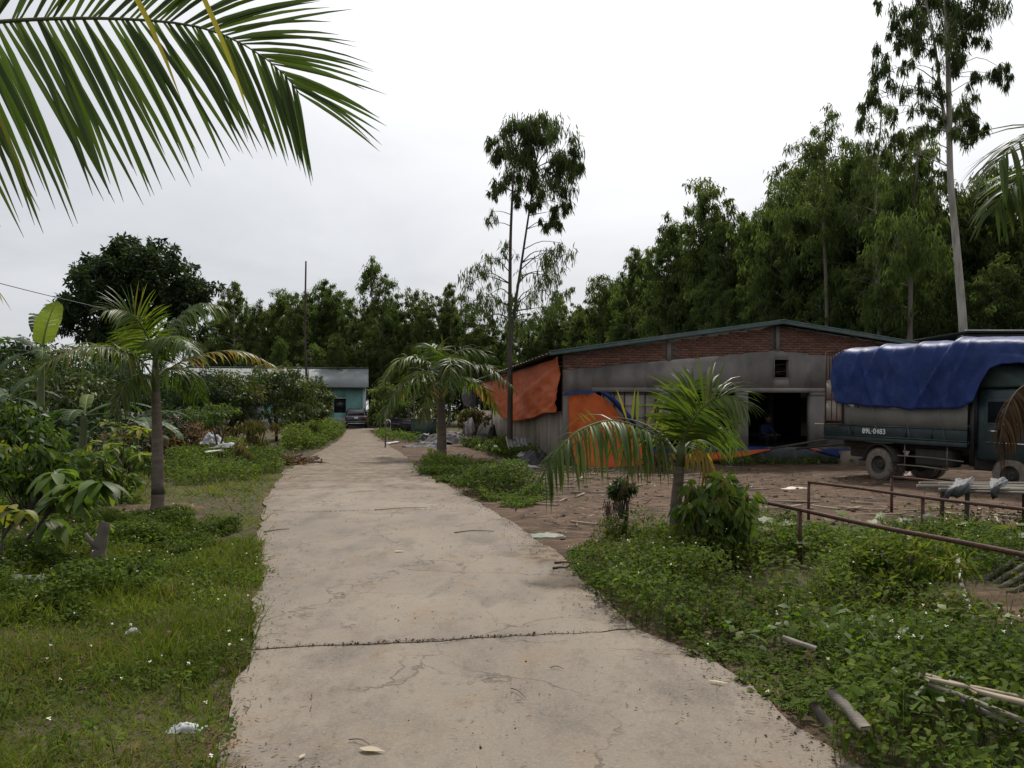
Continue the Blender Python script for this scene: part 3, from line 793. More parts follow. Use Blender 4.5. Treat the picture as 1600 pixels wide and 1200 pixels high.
def skin_body(name, pts, edges, rad, mat, parent):
    me = bpy.data.meshes.new(name); me.from_pydata([tuple(p) for p in pts], edges, [])
    o = bpy.data.objects.new(name, me); col.objects.link(o); o.parent = parent
    o.modifiers.new('skin', 'SKIN')
    if not me.skin_vertices: 
        bpy.context.view_layer.objects.active = o
    for sv, r in zip(me.skin_vertices[0].data, rad): sv.radius = (r, r)
    me.skin_vertices[0].data[0].use_root = True
    s = o.modifiers.new('sub', 'SUBSURF'); s.levels = 1; s.render_levels = 2
    me.materials.append(mat)
    return o
def make_person():
    p = shed_front(face(1240)[0], 2.0, ZF - .04)
    root = thing('person', 'person in a blue shirt crouching inside the dark bay beside the truck', 'person', p, SHED_RZ + R(200))
    body = [(0, 0, .22), (0, .03, .42), (0, .09, .58), (0, .13, .66), (0, .16, .74),                      # pelvis, waist, chest, neck, head base
            (-.17, .10, .60), (-.24, .22, .40), (-.16, .40, .36), (.17, .10, .60), (.25, .22, .40), (.16, .40, .36),   # arms
            (-.12, .05, .2), (-.16, .36, .38), (-.15, .22, .07), (-.15, .34, .04), (.12, .05, .2), (.16, .36, .38), (.15, .22, .07), (.15, .34, .04)]
    ed = [(0, 1), (1, 2), (2, 3), (3, 4), (2, 5), (5, 6), (6, 7), (2, 8), (8, 9), (9, 10), (0, 11), (11, 12), (12, 13), (13, 14), (0, 15), (15, 16), (16, 17), (17, 18)]
    rd = [.13, .14, .155, .055, .05, .07, .05, .035, .07, .05, .035, .1, .075, .045, .04, .1, .075, .045, .04]
    skin_body('body', body, ed, rd, M['shirt_blue'], root)
    hd = Geo()
    hd.lathe([(.01, -.12), (.05, -.11), (.075, -.06), (.088, 0), (.085, .05), (.06, .1), (.01, .12)], 14)
    hd.box((-.012, .08, -.03), (.012, .105, .01)); hd.box((-.1, -.015, -.03), (-.082, .015, .03)); hd.box((.082, -.015, -.03), (.1, .015, .03))
    h = hd.build('head', M['skin'], root, True); h.location = (0, .2, .86)
    Geo().lathe([(.09, -.01), (.098, .03), (.09, .075), (.055, .12), (.01, .135)], 14).build('hair', M['hair_black'], h, True).location = (0, -.012, .0)
    for s in (-1, 1):
        hg = Geo(); hg.box((-.035, 0, -.012), (.035, .08, .012))
        for k in range(4): hg.tube([(-.027 + k * .018, .08, 0), (-.027 + k * .018, .115 + .01 * (k in (1, 2)), -.01), (-.027 + k * .018, .14, -.035)], [.009, .008, .007], 6)
        hg.tube([(.035 * -s, .02, 0), (.06 * -s, .05, -.01), (.065 * -s, .08, -.02)], [.011, .009, .008], 6)
        hg.build('hand', M['skin'], root, True).location = (.16 * s, .4, .36)
        lg = Geo(); lg.tube([(s * .12, .03, .21), (s * .15, .2, .31), (s * .16, .36, .385)], [.112, .1, .085], 10); lg.tube([(s * .16, .37, .38), (s * .155, .3, .22), (s * .15, .22, .06)], [.083, .066, .052], 10)
        lg.build('trouser_leg', M['trouser_dark'], root, True)
        Geo().box((s * .15 - .045, .17, 0), (s * .15 + .045, .42, .06)).build('shoe', M['plastic_black'], root, bevel=.02)
make_person()

# dark lean-to roof behind the truck
def make_lean_to():
    root = thing('lean_to', 'black open lean-to roof behind the blue truck tarpaulin', 'shed', (14.2, 26.0, 0), .02)
    Geo().box((0, 0, 3.55), (9, .5, 3.95)).build('fascia', M['black_roof'], root)
    Geo().box((-.05, -.06, 4.0), (9.1, 6, 4.05)).build('roof', M['black_roof'], root)
    Geo().box((-.05, -.1, 4.052), (9.1, -.02, 4.09)).build('roof_edge', M['white_edge'], root)
    for k in range(4): Geo().box((.1 + k * 2.9, .2, 0), (.24 + k * 2.9, .34, 3.56)).build('post', M['wood_dark'], root)
    Geo().box((0, 5.6, 0), (9, 5.7, 3.9)).build('back_wall', M['black_roof'], root)
make_lean_to()

# ------------------------------------------------------------------ truck
def make_truck():
    d = np.array([.41, -.91]); d = d / np.linalg.norm(d)
    side = np.array([-d[1], d[0]])                    # left of heading
    wp = G(1372, 751)[:2]
    root = thing('truck', 'dark green flatbed truck parked by the brick shed, bed under a blue cover', 'truck', (*(wp + side * .9), 0), math.atan2(d[1], d[0]))
    B = lambda *a, **k: Geo().box(*a, **k)
    hw = .93
    x0, x1 = -1.58, 2.22
    # bed floor, side boards with ribs
    B((x0, -hw + .03, .92), (x1, hw - .03, 1.0)).build('bed_floor', M['chassis'], root)
    for s in (-1, 1):
        y0, y1 = (s * hw - .02, s * hw + .02)
        g = B((x0, y0, .985), (x1, y1, 1.245))
        sb = g.build('side_board', M['truck_green'], root, bevel=.006)
        yo = s * (hw + .035)
        for z in (.985, 1.225):
            B((x0, min(s * (hw + .021), yo), z - .012), (x1, max(s * (hw + .021), yo), z + .016)).build('rail', M['truck_green'], sb)
        B((x0, y0 - .004, .87), (x1, y1 + .004, .968)).build('sill', M['truck_green'], root, bevel=.008)
        for x in (-.72, .75, 1.4):
            B((x, min(s * (hw + .022), s * (hw + .032)), 1.003), (x + .03, max(s * (hw + .022), s * (hw + .032)), 1.21)).build('hinge_strap', M['truck_green'], sb)
        # pale boards above
        B((-1.02, s * .9 - .012, 1.247), (x1 - .03, s * .9 + .012, 1.74)).build('pale_board', M['truck_board'], root)
        for x in (-.6, .15, .6, 1.55): B((x, s * .912 - (.02 if s < 0 else 0), 1.64), (x + .03, s * .912 + (.02 if s > 0 else 0), 1.68)).build('eyelet', M['black_metal'], root)
        # slatted frame at the tail
        fr = thing('tail_frame', None, None); fr.parent = root
        del_props = [k for k in fr.keys()]
        yy = s * .925
        for x in (x0, x0 + .53): B((x, yy - .018, 1.247), (x + .035, yy + .018, 2.98)).build('upright', M['rust'], fr)
        for z in (1.30, 1.80, 2.30, 2.95): B((x0 + .036, yy - .016, z), (x0 + .529, yy + .016, z + .035)).build('crossbar', M['rust'], fr)
        for z in (1.337, 1.837): B((x0 + .037, yy - .006, z), (x0 + .528, yy + .006, z + .46)).build('panel', M['panel_tan'], fr)
        for k in (1, 2):
            B((x0 + .035 + k * .165, yy - .014, 1.337), (x0 + .055 + k * .165, yy + .014, 2.299)).build('slat', M['rust'], fr)
        for k in range(1, 6):
            B((x0 + .035 + k * .083, yy - .01, 2.337), (x0 + .047 + k * .083, yy + .01, 2.949)).build('bar', M['rust'], fr)
    B((x0 - .03, -hw, .985), (x0, hw, 1.245)).build('tailgate', M['truck_green'], root)
    B((x0 - .02, -.9, 1.25), (x0 + .03, .9, 1.30)).build('tail_rail', M['rust'], root)
    for y in (-.62, -.3, 0, .3, .62): B((x0 - .01, y - .015, 1.30), (x0 + .02, y + .015, 2.9)).build('tail_bar', M['rust'], root)
    B((x0 - .3, -hw - .03, 1.2), (x0 + .45, -hw - .025 + .0, 1.24)).build('loose_slat', M['wood_pale'], root)
    # lettering
    cu = bpy.data.curves.new('plate_text', 'FONT'); cu.body = '89L·0483'; cu.size = .165; cu.extrude = .002; cu.space_character = 1.06
    cu.offset = .0015
    to = bpy.data.objects.new('tmp', cu); col.objects.link(to)
    dg = bpy.context.evaluated_depsgraph_get()
    me = bpy.data.meshes.new_from_object(to.evaluated_get(dg)); bpy.data.objects.remove(to)
    me.materials.clear(); me.materials.append(M['white_paint'])
    tx = bpy.data.objects.new('lettering', me); col.objects.link(tx); tx.parent = root
    tx.location = (-.42, -hw - .0235, 1.055); tx.rotation_euler = (PI / 2, 0, 0)
    tx['label'] = 'white painted number 89L 0483'
    # hoops under the cover
    for x in (-1.0, 0, 1.0, 2.0):
        Geo().tube(smooth_path([(x, -.85, 1.3), (x, -.85, 2.4), (x, -.7, 2.76), (x, 0, 2.9), (x, .7, 2.76), (x, .85, 2.4), (x, .85, 1.3)], 30), .018, 6).build('hoop', M['rust'], root, True)
    # chassis, axle, wheels, tank, under-run rail, mudguard
    for s in (-1, 1):
        B((x0 + .1, s * .38 - .04, .68), (4.2, s * .38 + .04, .86)).build('chassis_rail', M['chassis'], root)
    for k in range(5): B((x0 + .2 + k * .8, -.85, .865), (x0 + .28 + k * .8, .85, .918)).build('cross_member', M['chassis'], root)
    Geo().tube([(0, -.8, .36), (0, .8, .36)], .07, 10).build('axle', M['chassis'], root)
    Geo().lathe([(.05, -.16), (.16, -.12), (.18, 0), (.16, .12), (.05, .16)], 14, 'y').build('differential', M['chassis'], root, True).location = (0, 0, .36)
    tyre = [(.20, -.10), (.30, -.115), (.345, -.10), (.362, -.06), (.365, 0), (.362, .06), (.345, .10), (.30, .115), (.20, .10)]
    rimp = [(.02, -.02), (.075, -.05), (.08, -.02), (.13, .03), (.18, -.02), (.205, -.085), (.205, .085), (.02, .085)]
    def wheel(x, y, s):
        wh = thing('wheel', None, None, (x, y, .365)); wh.parent = root
        t = Geo().lathe(tyre, 36, 'y', cap=False).build('tyre', M['dusty_rubber'], wh, True)
        tr = Geo()
        for k in range(44):
            a = 2 * PI * k / 44
            for s2 in (-1, 1):
                Mx = Matrix.Rotation(a + (.04 * s2), 4, 'Y') @ Matrix.Translation((0, s2 * .05, .362))
                tr.box((-.013, -.045, -.006), (.013, .045, .010), Mx)
        tr.build('tread', M['dusty_rubber'], wh)
        pr = rimp if s < 0 else [(r, -h) for r, h in rimp]
        Geo().lathe(pr, 28, 'y').build('rim', M['wheel_rim'], wh, True)
        for k in range(6):
            a = 2 * PI * k / 6
            nb = Geo().lathe([(.014, -.012), (.014, .012)], 6, 'y').build('wheel_nut', M['wheel_rim'], wh); nb.location = (.055 * math.cos(a), s * .052, .055 * math.sin(a))
    for s in (-1, 1):
        wheel(0, s * .80, s); wheel(0, s * .54, s); wheel(3.05, s * .74, s)
    for s in (-1, 1):
        th = np.linspace(R(8), R(172), 14)
        v = np.array([[(.44 * math.cos(a), s * y, .36 + .46 * math.sin(a)) for y in (.52, .92)] for a in th])
        o = Geo().grid(v, 14, 2).build('mudguard', M['chassis'], root, True); o.modifiers.new('t', 'SOLIDIFY').thickness = .012
    B((.85, -.78, .42), (1.75, -.45, .78)).build('fuel_tank', M['chassis'], root, bevel=.05)
    B((.5, .3, .42), (2.0, .8, .86)).build('dark_fill_side', M['chassis'], root, bevel=.02)  # added mass, blocks the lit ground seen beneath the bed
    B((-1.4, -.3, .45), (-.55, .5, .84)).build('dark_fill_rear', M['chassis'], root, bevel=.04)  # added mass that keeps the space under the tail dark
    B((2.05, -.55, .4), (3.6, .55, .9)).build('dark_fill_front', M['chassis'], root, bevel=.05)  # added mass that darkens the gap between bed and cab
    for z, xa, xb in ((.60, .5, 2.1), (.40, .5, 1.75)):
        Geo().tube([(xa, -.88, z), ((xa + xb) / 2, -.885, z + .01), (xb, -.88, z - .02)], .016, 6).build('side_guard', M['wood_grey'], root)
    for x in (.68, 1.72): Geo().tube([(x, -.87, .38), (x, -.87, .9)], .013, 6).build('guard_stay', M['wood_grey'], root)
    # cab
    cx0, cx1 = 2.34, 3.95
    cab = [(cx0, .62), (cx1 - .05, .62), (cx1, .8), (cx1, 1.25), (cx1 - .12, 1.36), (cx1 - .5, 1.98), (cx1 - .62, 2.05), (cx0 + .1, 2.05), (cx0, 1.97)]
    c = Geo().prism(cab, -.84, .84).build('cab', M['truck_green'], root, bevel=.05)
    for s in (-1, 1):
        yy = s * .846
        door = [(2.52, .68), (3.55, .68), (3.62, 1.2), (3.62, 1.32), (3.32, 1.88), (2.52, 1.88)]
        dr = Geo().prism(door, yy - .008, yy + .008).build('door', M['truck_green'], root, bevel=.006)
        wn = [(2.6, 1.38), (3.5, 1.38), (3.25, 1.80), (2.6, 1.80)]
        yw = s * .858
        Geo().prism(wn, yw - .003, yw + .003).build('window', M['glass_dark'], dr)
        B((2.58, yw - .006, 1.355), (3.52, yw + .006, 1.378)).build('window_trim', M['chrome'], dr)
        B((2.62, yw - .012, 1.2), (2.78, yw + .012, 1.235)).build('handle', M['chrome'], dr)
        B((2.52, yw - .004, .98), (3.62, yw + .004, 1.005)).build('trim_strip', M['chrome'], dr)
        Geo().tube([(3.75, s * .86, 1.5), (3.85, s * 1.02, 1.5)], .012, 6).build('mirror_arm', M['black_metal'], root)
        B((3.8, s * 1.05 - .08, 1.3), (3.84, s * 1.05 + .08, 1.62)).build('mirror', M['black_metal'], root, bevel=.01)
        B((3.94, s * .6 - .13, .86), (3.975, s * .6 + .13, 1.0)).build('headlight', M['glass_dark'], root)
    Geo().prism([(-.72, 1.36), (.72, 1.36), (.66, 1.9), (-.66, 1.9)], -.004, .004, 'x').build('windscreen', M['glass_dark'], root)
    o = root.children[-1]; o.location = (3.655, 0, 0); o.matrix_parent_inverse = Matrix.Identity(4)
    o.location = (3.72, 0, .0); o.rotation_euler = (0, R(-32), 0); o.location = (3.72 + 1.36 * math.sin(R(32)) + .14, 0, 1.36 - 1.36 * math.cos(R(32)) + .02)
    B((3.9, -.85, .48), (4.02, .85, .64)).build('bumper', M['chassis'], root, bevel=.02)
    B((2.24, -.84, .95), (2.32, .84, 2.0)).build('headboard', M['black_metal'], root)
    B((2.24, -.9, .5), (2.33, -.86, 2.1)).build('dark_post', M['black_metal'], root)
    # canvas wedge over the cab roof
    wd = [(2.3, 2.06), (3.3, 2.08), (2.95, 2.34), (2.3, 2.55)]
    Geo().prism(wd, -.78, .78).build('canvas_roof_pack', M['truck_canvas'], root, bevel=.06)
    # mud and sag: the nose sits a little low
    root.rotation_euler = (0, R(.9), math.atan2(d[1], d[0])); root.rotation_mode = 'ZYX'
    root.rotation_mode = 'XYZ'
    # blue cover: a thing that lies on the truck, laid out in the truck's own axes
    Mw = Matrix.Translation(root.location) @ root.rotation_euler.to_matrix().to_4x4()
    xs = np.linspace(-1.34, 3.55, 170); nv = 96
    v = np.zeros((len(xs), nv, 3)); 
    for i, x in enumerate(xs):
        hump = -.035 * abs(math.sin(PI * (x + 1.0))) ** 1.2                                    # sag between hoops
        zt = 3.05 + .015 * x + hump if x < 2.2 else 3.08 + hump * .5 - .10 * ((x - 2.2) / 1.35) ** 2
        zb = np.interp(x, [-1.34, -1.12, -.5, .3, 1.0, 1.7, 2.15, 2.4, 2.55, 2.75, 3.0, 3.3, 3.55], [2.3, 1.72, 1.70, 1.65, 1.62, 1.63, 1.68, 1.80, 2.15, 2.42, 2.52, 2.54, 2.5])
        if x < -1.2: zt -= .14 * ((-1.2 - x) / .3) ** 2
        zb += .012 * math.sin(x * 5.1) + .008 * math.sin(x * 11.3 + 1)
        prof = smooth_path([(0, -1.02, zb), (0, -.98, zb * .5 + zt * .5 - .1), (0, -.955, zt - .32), (0, -.87, zt - .08), (0, -.5, zt), (0, 0, zt + .05), (0, .5, zt), (0, .87, zt - .08), (0, .955, zt - .32), (0, .98, (zb + zt) / 2 - .1), (0, 1.02, zb)], nv)
        v[i] = prof; v[i, :, 0] = x
    X = v[..., 0]; V = np.linspace(0, 1, nv)[None, :] + 0 * X
    out = np.stack([0 * X, np.sign(v[..., 1]) * smoothstep(.3, .9, abs(v[..., 1])), smoothstep(0, .5, 1 - abs(v[..., 1]))], -1); out = unit(out)
    hz = v[..., 2]
    def ridge(a, c, wdt):                                # fold fanning from (a at the top) to (c at the bottom)
        f = np.clip((hz - 1.65) / 1.3, 0, 1); xx = c + (a - c) * f
        return np.exp(-((X - xx) / (wdt * (1.25 - .6 * f))) ** 2)
    h = np.zeros_like(X)
    def crease(a, c, am, wl, wr):                        # sharp-edged fold: steep on one side, long on the other
        f = np.clip((hz - 1.65) / 1.3, 0, 1); q = X - (c + (a - c) * f)
        return am * np.where(q < 0, np.exp(q / wl), np.exp(-q / wr)) * (.35 + .65 * np.sin(PI * np.clip(f * .8 + .1, 0, 1)))
    for a, c, am, wl, wr in [(-1.15, -1.3, .04, .05, .15), (-.98, -1.2, .05, .04, .2), (-.5, -.95, .05, .04, .16), (-.48, .0, .045, .14, .035), (.0, -.6, .05, .04, .2), (.02, .5, .05, .18, .03), (.45, .1, .04, .03, .15), (1.0, .6, .05, .03, .22), (1.02, 1.3, .05, .16, .04), (1.9, 1.05, .10, .035, .30), (1.95, 2.1, .06, .18, .04), (1.5, 1.55, .04, .10, .03), (2.25, 1.75, .05, .03, .12)]:
        h += crease(a, c, am * 1.15, wl * .7, wr)
    h *= smoothstep(.25, .75, abs(v[..., 1])) * .85 + .15
    h += .07 * (fbm(X * 1.3 + 2, V * 5 + 1) - .5) + .03 * (fbm(X * 5 + hz * 3, V * 9) - .5)
    v = v + out * h[..., None]
    v[..., 2] += .02 * np.abs(np.sin(PI * X)) * 0
    vv = v.reshape(-1, 3) @ np.array(Mw)[:3, :3].T + np.array(Mw)[:3, 3]
    g = Geo(); g.grid(vv, len(xs), nv)
    o = g.build('blue_tarp', M['tarp_blue'], smooth=True); md = o.modifiers.new('thickness', 'SOLIDIFY'); md.thickness = .006
    tag(o, 'large blue tarpaulin thrown over the bed and cab of the truck', 'tarpaulin')
    for x in (-.9, -.1, .75, 1.6):                       # cords tied from the hem to the bed rail
        p = [np.array(Mw @ Vector(q)) for q in ((x, -1.03, 1.72), (x + .06, -.99, 1.4), (x + .14, -.975, 1.0))]
        Geo().tube(smooth_path(p, 8), .006, 5).build('tie_cord', M['cloth_grey'], o)
make_truck()

# ------------------------------------------------------------------ teal house, small roof, car
def make_house():
    Y = 73.0
    xr_, xl_ = (572 - 800) / FPX * Y, (300 - 800) / FPX * Y
    root = thing('teal_house', 'low teal house with grey metal roof at the end of the lane', 'house', (xr_, Y, 0), R(9.8))
    x_off = xr_
    ze, zr = EYE + 38 / FPX * Y, EYE + 64 / FPX * (Y + 4)
    w0, w1 = (523 - 800) / FPX * Y, (541 - 800) / FPX * Y
    z0, z1 = EYE - 5 / FPX * Y, EYE + 17 / FPX * Y
    w0, w1, xl_, xr_ = w0 - x_off, w1 - x_off, xl_ - x_off, 0.
    g = Geo()
    g.box((xl_, 0, -.05), (w0, .2, ze)); g.box((w1, 0, -.05), (xr_ - .3, .2, ze)); g.box((w0, 0, -.05), (w1, .2, z0)); g.box((w0, 0, z1), (w1, .2, ze))
    g.build('wall', M['teal_wall'], root)
    Geo().box((xl_, -.03, 0), (xr_ - .31, -.002, .9)).build('wall_base', M['pale_wall'], root)
    Geo().box((xr_ - .3, -.05, -.05), (xr_, .25, ze)).build('corner_column', M['pale_wall'], root)
    Geo().prism([(.2, -.05), (8, -.05), (8, ze), (4, zr - .1), (.2, ze)], xr_ - .25, xr_ - .05, 'x').build('gable_wall', M['teal_wall'], root)
    Geo().prism([(.2, -.05), (8, -.05), (8, ze), (4, zr - .1), (.2, ze)], xl_ + .05, xl_ + .25, 'x').build('gable_wall', M['teal_wall'], root)
    win = Geo().box((w0, .1, z0), (w1, .13, z1)).build('window', M['glass_dark'], root)
    for k in range(7):
        x = w0 + (w1 - w0) * (k + .5) / 7
        Geo().box((x - .02, .05, z0), (x + .02, .08, z1)).build('bar', M['black_metal'], win)
    for k in range(3): Geo().box((w0, .03, z0 + (z1 - z0) * (k + .5) / 3), (w1, .05, z0 + (z1 - z0) * (k + .5) / 3 + .03)).build('bar', M['black_metal'], win)
    Geo().box((w0 - .08, -.04, z1 + .002), (w1 + .08, .0 - .003, z1 + .1)).build('lintel', M['pale_wall'], root)
    xe = .22; xs = xl_ - .3
    for (ya, yb, name) in ((-.7, 4, 'roof'), (8.7, 4, 'roof')):
        s = np.arange(xs, xe, .06); pr = .008 * np.sin(np.arange(len(s)) * PI / 2)
        v = np.stack([np.stack([s, np.full_like(s, ya), ze - .12 + pr], 1), np.stack([s, np.full_like(s, yb), zr + pr], 1)], 1)
        o = Geo().grid(v, len(s), 2).build(name, M['roof_grey'], root); o.modifiers.new('t', 'SOLIDIFY').thickness = .02
        if ya < 0: Geo().box((xs, -.74, ze - .26), (xe, -.705, ze - .09)).build('fascia', M['roof_grey'], o)
    Geo().box((xs, 3.8, zr + .01), (xe, 4.2, zr + .07)).build('ridge_cap', M['roof_grey'], root)
make_house()
def make_small_shed():
    # gable roof of an outhouse nearer the camera, its eave sloping down to the right
    Y = 52.
    a, b, c = P(312, 574, Y + 3), P(303, 583, Y), P(352, 607, Y)
    root = thing('outhouse', 'dark outhouse with a slanting grey sheet roof behind the mango shrubs', 'shed', (0, 0, 0))
    d = P(355, 600, Y + 3)
    def slab(p0, p1, p2, p3, t, name, m):
        n = unit(np.cross(np.array(p1) - p0, np.array(p2) - p0)) * t
        v = [p0, p1, p2, p3] + [np.array(q) + n for q in (p0, p1, p2, p3)]
        return Geo().add(v, [(0, 1, 2, 3), (4, 7, 6, 5), (0, 4, 5, 1), (1, 5, 6, 2), (2, 6, 7, 3), (3, 7, 4, 0)]).build(name, m, root)
    back = np.array([0, 9., 0])
    slab(b, c, c + back, b + back, .08, 'roof', M['sheet_dark'])
    lft = P(262, 607, Y)
    slab(lft, b + [-.01, 0, 0], b + back + [-.01, 0, 0], lft + back, .08, 'roof', M['sheet_dark'])
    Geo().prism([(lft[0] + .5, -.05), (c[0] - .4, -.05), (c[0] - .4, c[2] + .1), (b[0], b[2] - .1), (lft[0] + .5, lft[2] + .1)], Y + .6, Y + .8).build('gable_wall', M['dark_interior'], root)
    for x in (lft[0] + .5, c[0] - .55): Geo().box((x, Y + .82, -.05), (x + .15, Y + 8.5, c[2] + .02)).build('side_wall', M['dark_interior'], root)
make_small_shed()

def make_car():
    p = G(550, 669.5)
    root = thing('parked_car', 'black sport utility car parked facing the teal house', 'car', (p[0], p[1] + 2.2, 0), R(9))
    # local: forward +y, rear at y=-2.3
    def loft(secs, name, m, smooth=True, bevel=0):
        n = len(secs[0][1]); g = Geo(); v = []
        for y, pr in secs: v += [(x, y, z) for x, z in pr]
        f = [list(range(n)), [(len(secs) - 1) * n + i for i in range(n)][::-1]]
        for i in range(len(secs) - 1):
            for j in range(n):
                k = (j + 1) % n; f.append((i * n + j, (i + 1) * n + j, (i + 1) * n + k, i * n + k))
        return g.add(v, f).build(name, m, root, smooth, bevel=bevel)
    def sec(w, zt, zb=.32):
        return [(-w * .94, zb), (-w, .5), (-w, .85), (-w * .95, zt), (w * .95, zt), (w, .85), (w, .5), (w * .94, zb)]
    loft([(-2.28, sec(.84, .98, .42)), (-2.2, sec(.91, 1.05, .36)), (-1.0, sec(.93, 1.08, .3)), (1.0, sec(.93, 1.06, .3)), (2.0, sec(.9, .98, .32)), (2.3, sec(.8, .82, .4))], 'body', M['car_paint'], False, .03)
    def cs(w0, w1, z1): return [(-w0, 1.03), (-w1, z1), (w1, z1), (w0, 1.03)]
    loft([(-2.14, cs(.84, .7, 1.08)), (-1.92, cs(.86, .66, 1.62)), (-1.5, cs(.87, .66, 1.70)), (.1, cs(.87, .67, 1.70)), (1.1, cs(.86, .74, 1.08))], 'cabin', M['car_paint'], False, .03)
    v = [(-.70, -2.165, 1.12), (.70, -2.165, 1.12), (.58, -1.985, 1.56), (-.58, -1.985, 1.56)]
    Geo().add(v + [(x, y - .012, z + .005) for x, y, z in v], [(0, 1, 2, 3), (4, 7, 6, 5), (0, 4, 5, 1), (1, 5, 6, 2), (2, 6, 7, 3), (3, 7, 4, 0)]).build('rear_window', M['glass_dark'], root)
    for s in (-1, 1):
        Geo().prism([(-1.8, 1.14), (.8, 1.14), (.15, 1.58), (-1.6, 1.58)], s * .80 - .004, s * .80 + .05 * s, 'x').build('side_window', M['glass_dark'], root)
        Geo().box((s * .8 - .12, -2.32, .78), (s * .8 + .09, -2.22, 1.0)).build('tail_light', M['tail_red'], root, bevel=.02)
        Geo().box((s * .62 - .025, -1.7, 1.74), (s * .62 + .025, .2, 1.78)).build('roof_rail', M['chrome'], root, bevel=.01)
        Geo().box((s * .95 - .1 * (s < 0), .75, 1.02), (s * .95 + .1 * (s > 0) , .85, 1.18)).build('mirror', M['car_paint'], root, bevel=.02)
        for y in (-1.45, 1.4):
            wh = thing('wheel', None, None, (s * .80, y, .34)); wh.parent = root
            Geo().lathe([(.2, -.11), (.31, -.115), (.34, -.08), (.34, .08), (.31, .115), (.2, .11)], 24, 'x', cap=False).build('tyre', M['plastic_black'], wh, True)
            Geo().lathe([(.02, -.1), (.2, -.1), (.2, .1), (.02, .1)], 16, 'x').build('rim', M['chrome'], wh)
    Geo().box((-.4, -2.31, .985), (.4, -2.27, 1.02)).build('chrome_bar', M['chrome'], root)
    Geo().box((-.15, -2.315, .82), (.15, -2.285, .95)).build('number_plate', M['white_paint'], root)
    Geo().box((-.84, -2.36, .44), (.84, -2.2, .62)).build('bumper', M['car_paint'], root, bevel=.04)
    Geo().box((-.7, -2.37, .40), (.7, -2.28, .45)).build('bumper_strip', M['chrome'], root)
make_car()

# ------------------------------------------------------------------ palms
def leaflet_prof(t, tip):                                 # leaflet length along the rachis
    return np.interp(t, [0, .12, .35, .7, .9, 1], [.35, .75, 1.0, .86, .55, tip])
def frond(root, pts, n, Lmax, W, upv=(0, 0, 1), lift=.35, sweep=.75, droop=.5, r0=.03, var=(.3, .2), mat='palm_leaf', separate=False, t0=.12, seed=0, skip=0., tip=.45, splay=1.0, rmat='green_stem', sides=(-1, 1), fan=0., rough=.14):
    """one palm leaf along world points pts; leaflets as parts (separate) or joined"""
    rg = np.random.default_rng(seed + 100)
    base = np.array(root.location)
    p = smooth_path(np.asarray(pts, float) - base, 40)
    rr = np.linspace(r0, r0 * .12, 40)
    fr = Geo().tube(p, rr, 6, squash=.7).build('frond', M[rmat], root, True)
    tan = unit(np.gradient(p, axis=0)); upv = np.asarray(upv, float)
    ts = np.repeat(np.linspace(t0, 1, n), len(sides)); sg = np.tile(sides, n).astype(float)
    keep = rg.random(len(ts)) > skip
    ts, sg = ts[keep], sg[keep]
    m = len(ts)
    ts = np.clip(ts + rg.normal(0, .004, m), t0, 1)
    f = ts * 39; i0 = np.minimum(f.astype(int), 38); fr_ = (f - i0)[:, None]
    pos = p[i0] * (1 - fr_) + p[i0 + 1] * fr_
    tg = unit(tan[i0] * (1 - fr_) + tan[i0 + 1] * fr_)
    sd = unit(np.cross(tg, np.broadcast_to(upv, tg.shape)))
    un = np.cross(sd, tg)
    sw = sweep * (.8 + .9 * ts ** 3 + fan * ts ** 9)
    d = tg * sw[:, None] + sd * sg[:, None] * splay + un * lift + rg.normal(0, rough, (m, 3))
    L_ = Lmax * leaflet_prof(ts, tip) * rg.uniform(.85, 1.08, m)
    W_ = W * rg.uniform(.8, 1.15, m) * np.interp(ts, [0, .3, 1], [.8, 1, .55])
    vr = np.clip(rg.normal(var[0], var[1], m), 0, 1)
    dr = droop * rg.uniform(.6, 1.5, m)
    upl = un + sd * (sg * .25)[:, None] + rg.normal(0, .15, (m, 3))
    if separate:
        for k in range(m):
            strips(g := Geo(), pos[k:k + 1], d[k:k + 1], upl[k:k + 1], L_[k], W_[k], PRO_PALM, dr[k], vr[k], fold=.35)
            g.build('leaflet', M[mat], fr, True)
    else:
        strips(g := Geo(), pos, d, upl, L_, W_, PRO_PALM, dr, vr, fold=.3)
        tag(g.build('leaflets', M[mat], fr, True), kind='stuff')
    return fr
def palm_trunk(root, pts, r0, r1, rings=18, mat='palm_bark'):
    p = smooth_path(np.asarray(pts) - np.array(root.location), rings * 4)
    k = np.arange(len(p)); r = np.linspace(r0, r1, len(p)) * (1 + .05 * (k % 4 == 0)) ; r[:6] *= np.linspace(1.25, 1, 6)
    return Geo().tube(p, r, 14).build('trunk', M[mat], root, True)
def arc(o, az, el, L_, bend, n=7):
    """points of a frond that leaves o at azimuth az / elevation el and bends down"""
    p = [np.array(o, float)]; e = el
    for k in range(n - 1):
        e -= bend / (n - 1) * (.6 + .8 * k / n)
        p.append(p[-1] + L_ / (n - 1) * np.array([math.sin(az) * math.cos(e), math.cos(az) * math.cos(e), math.sin(e)]))
    return p

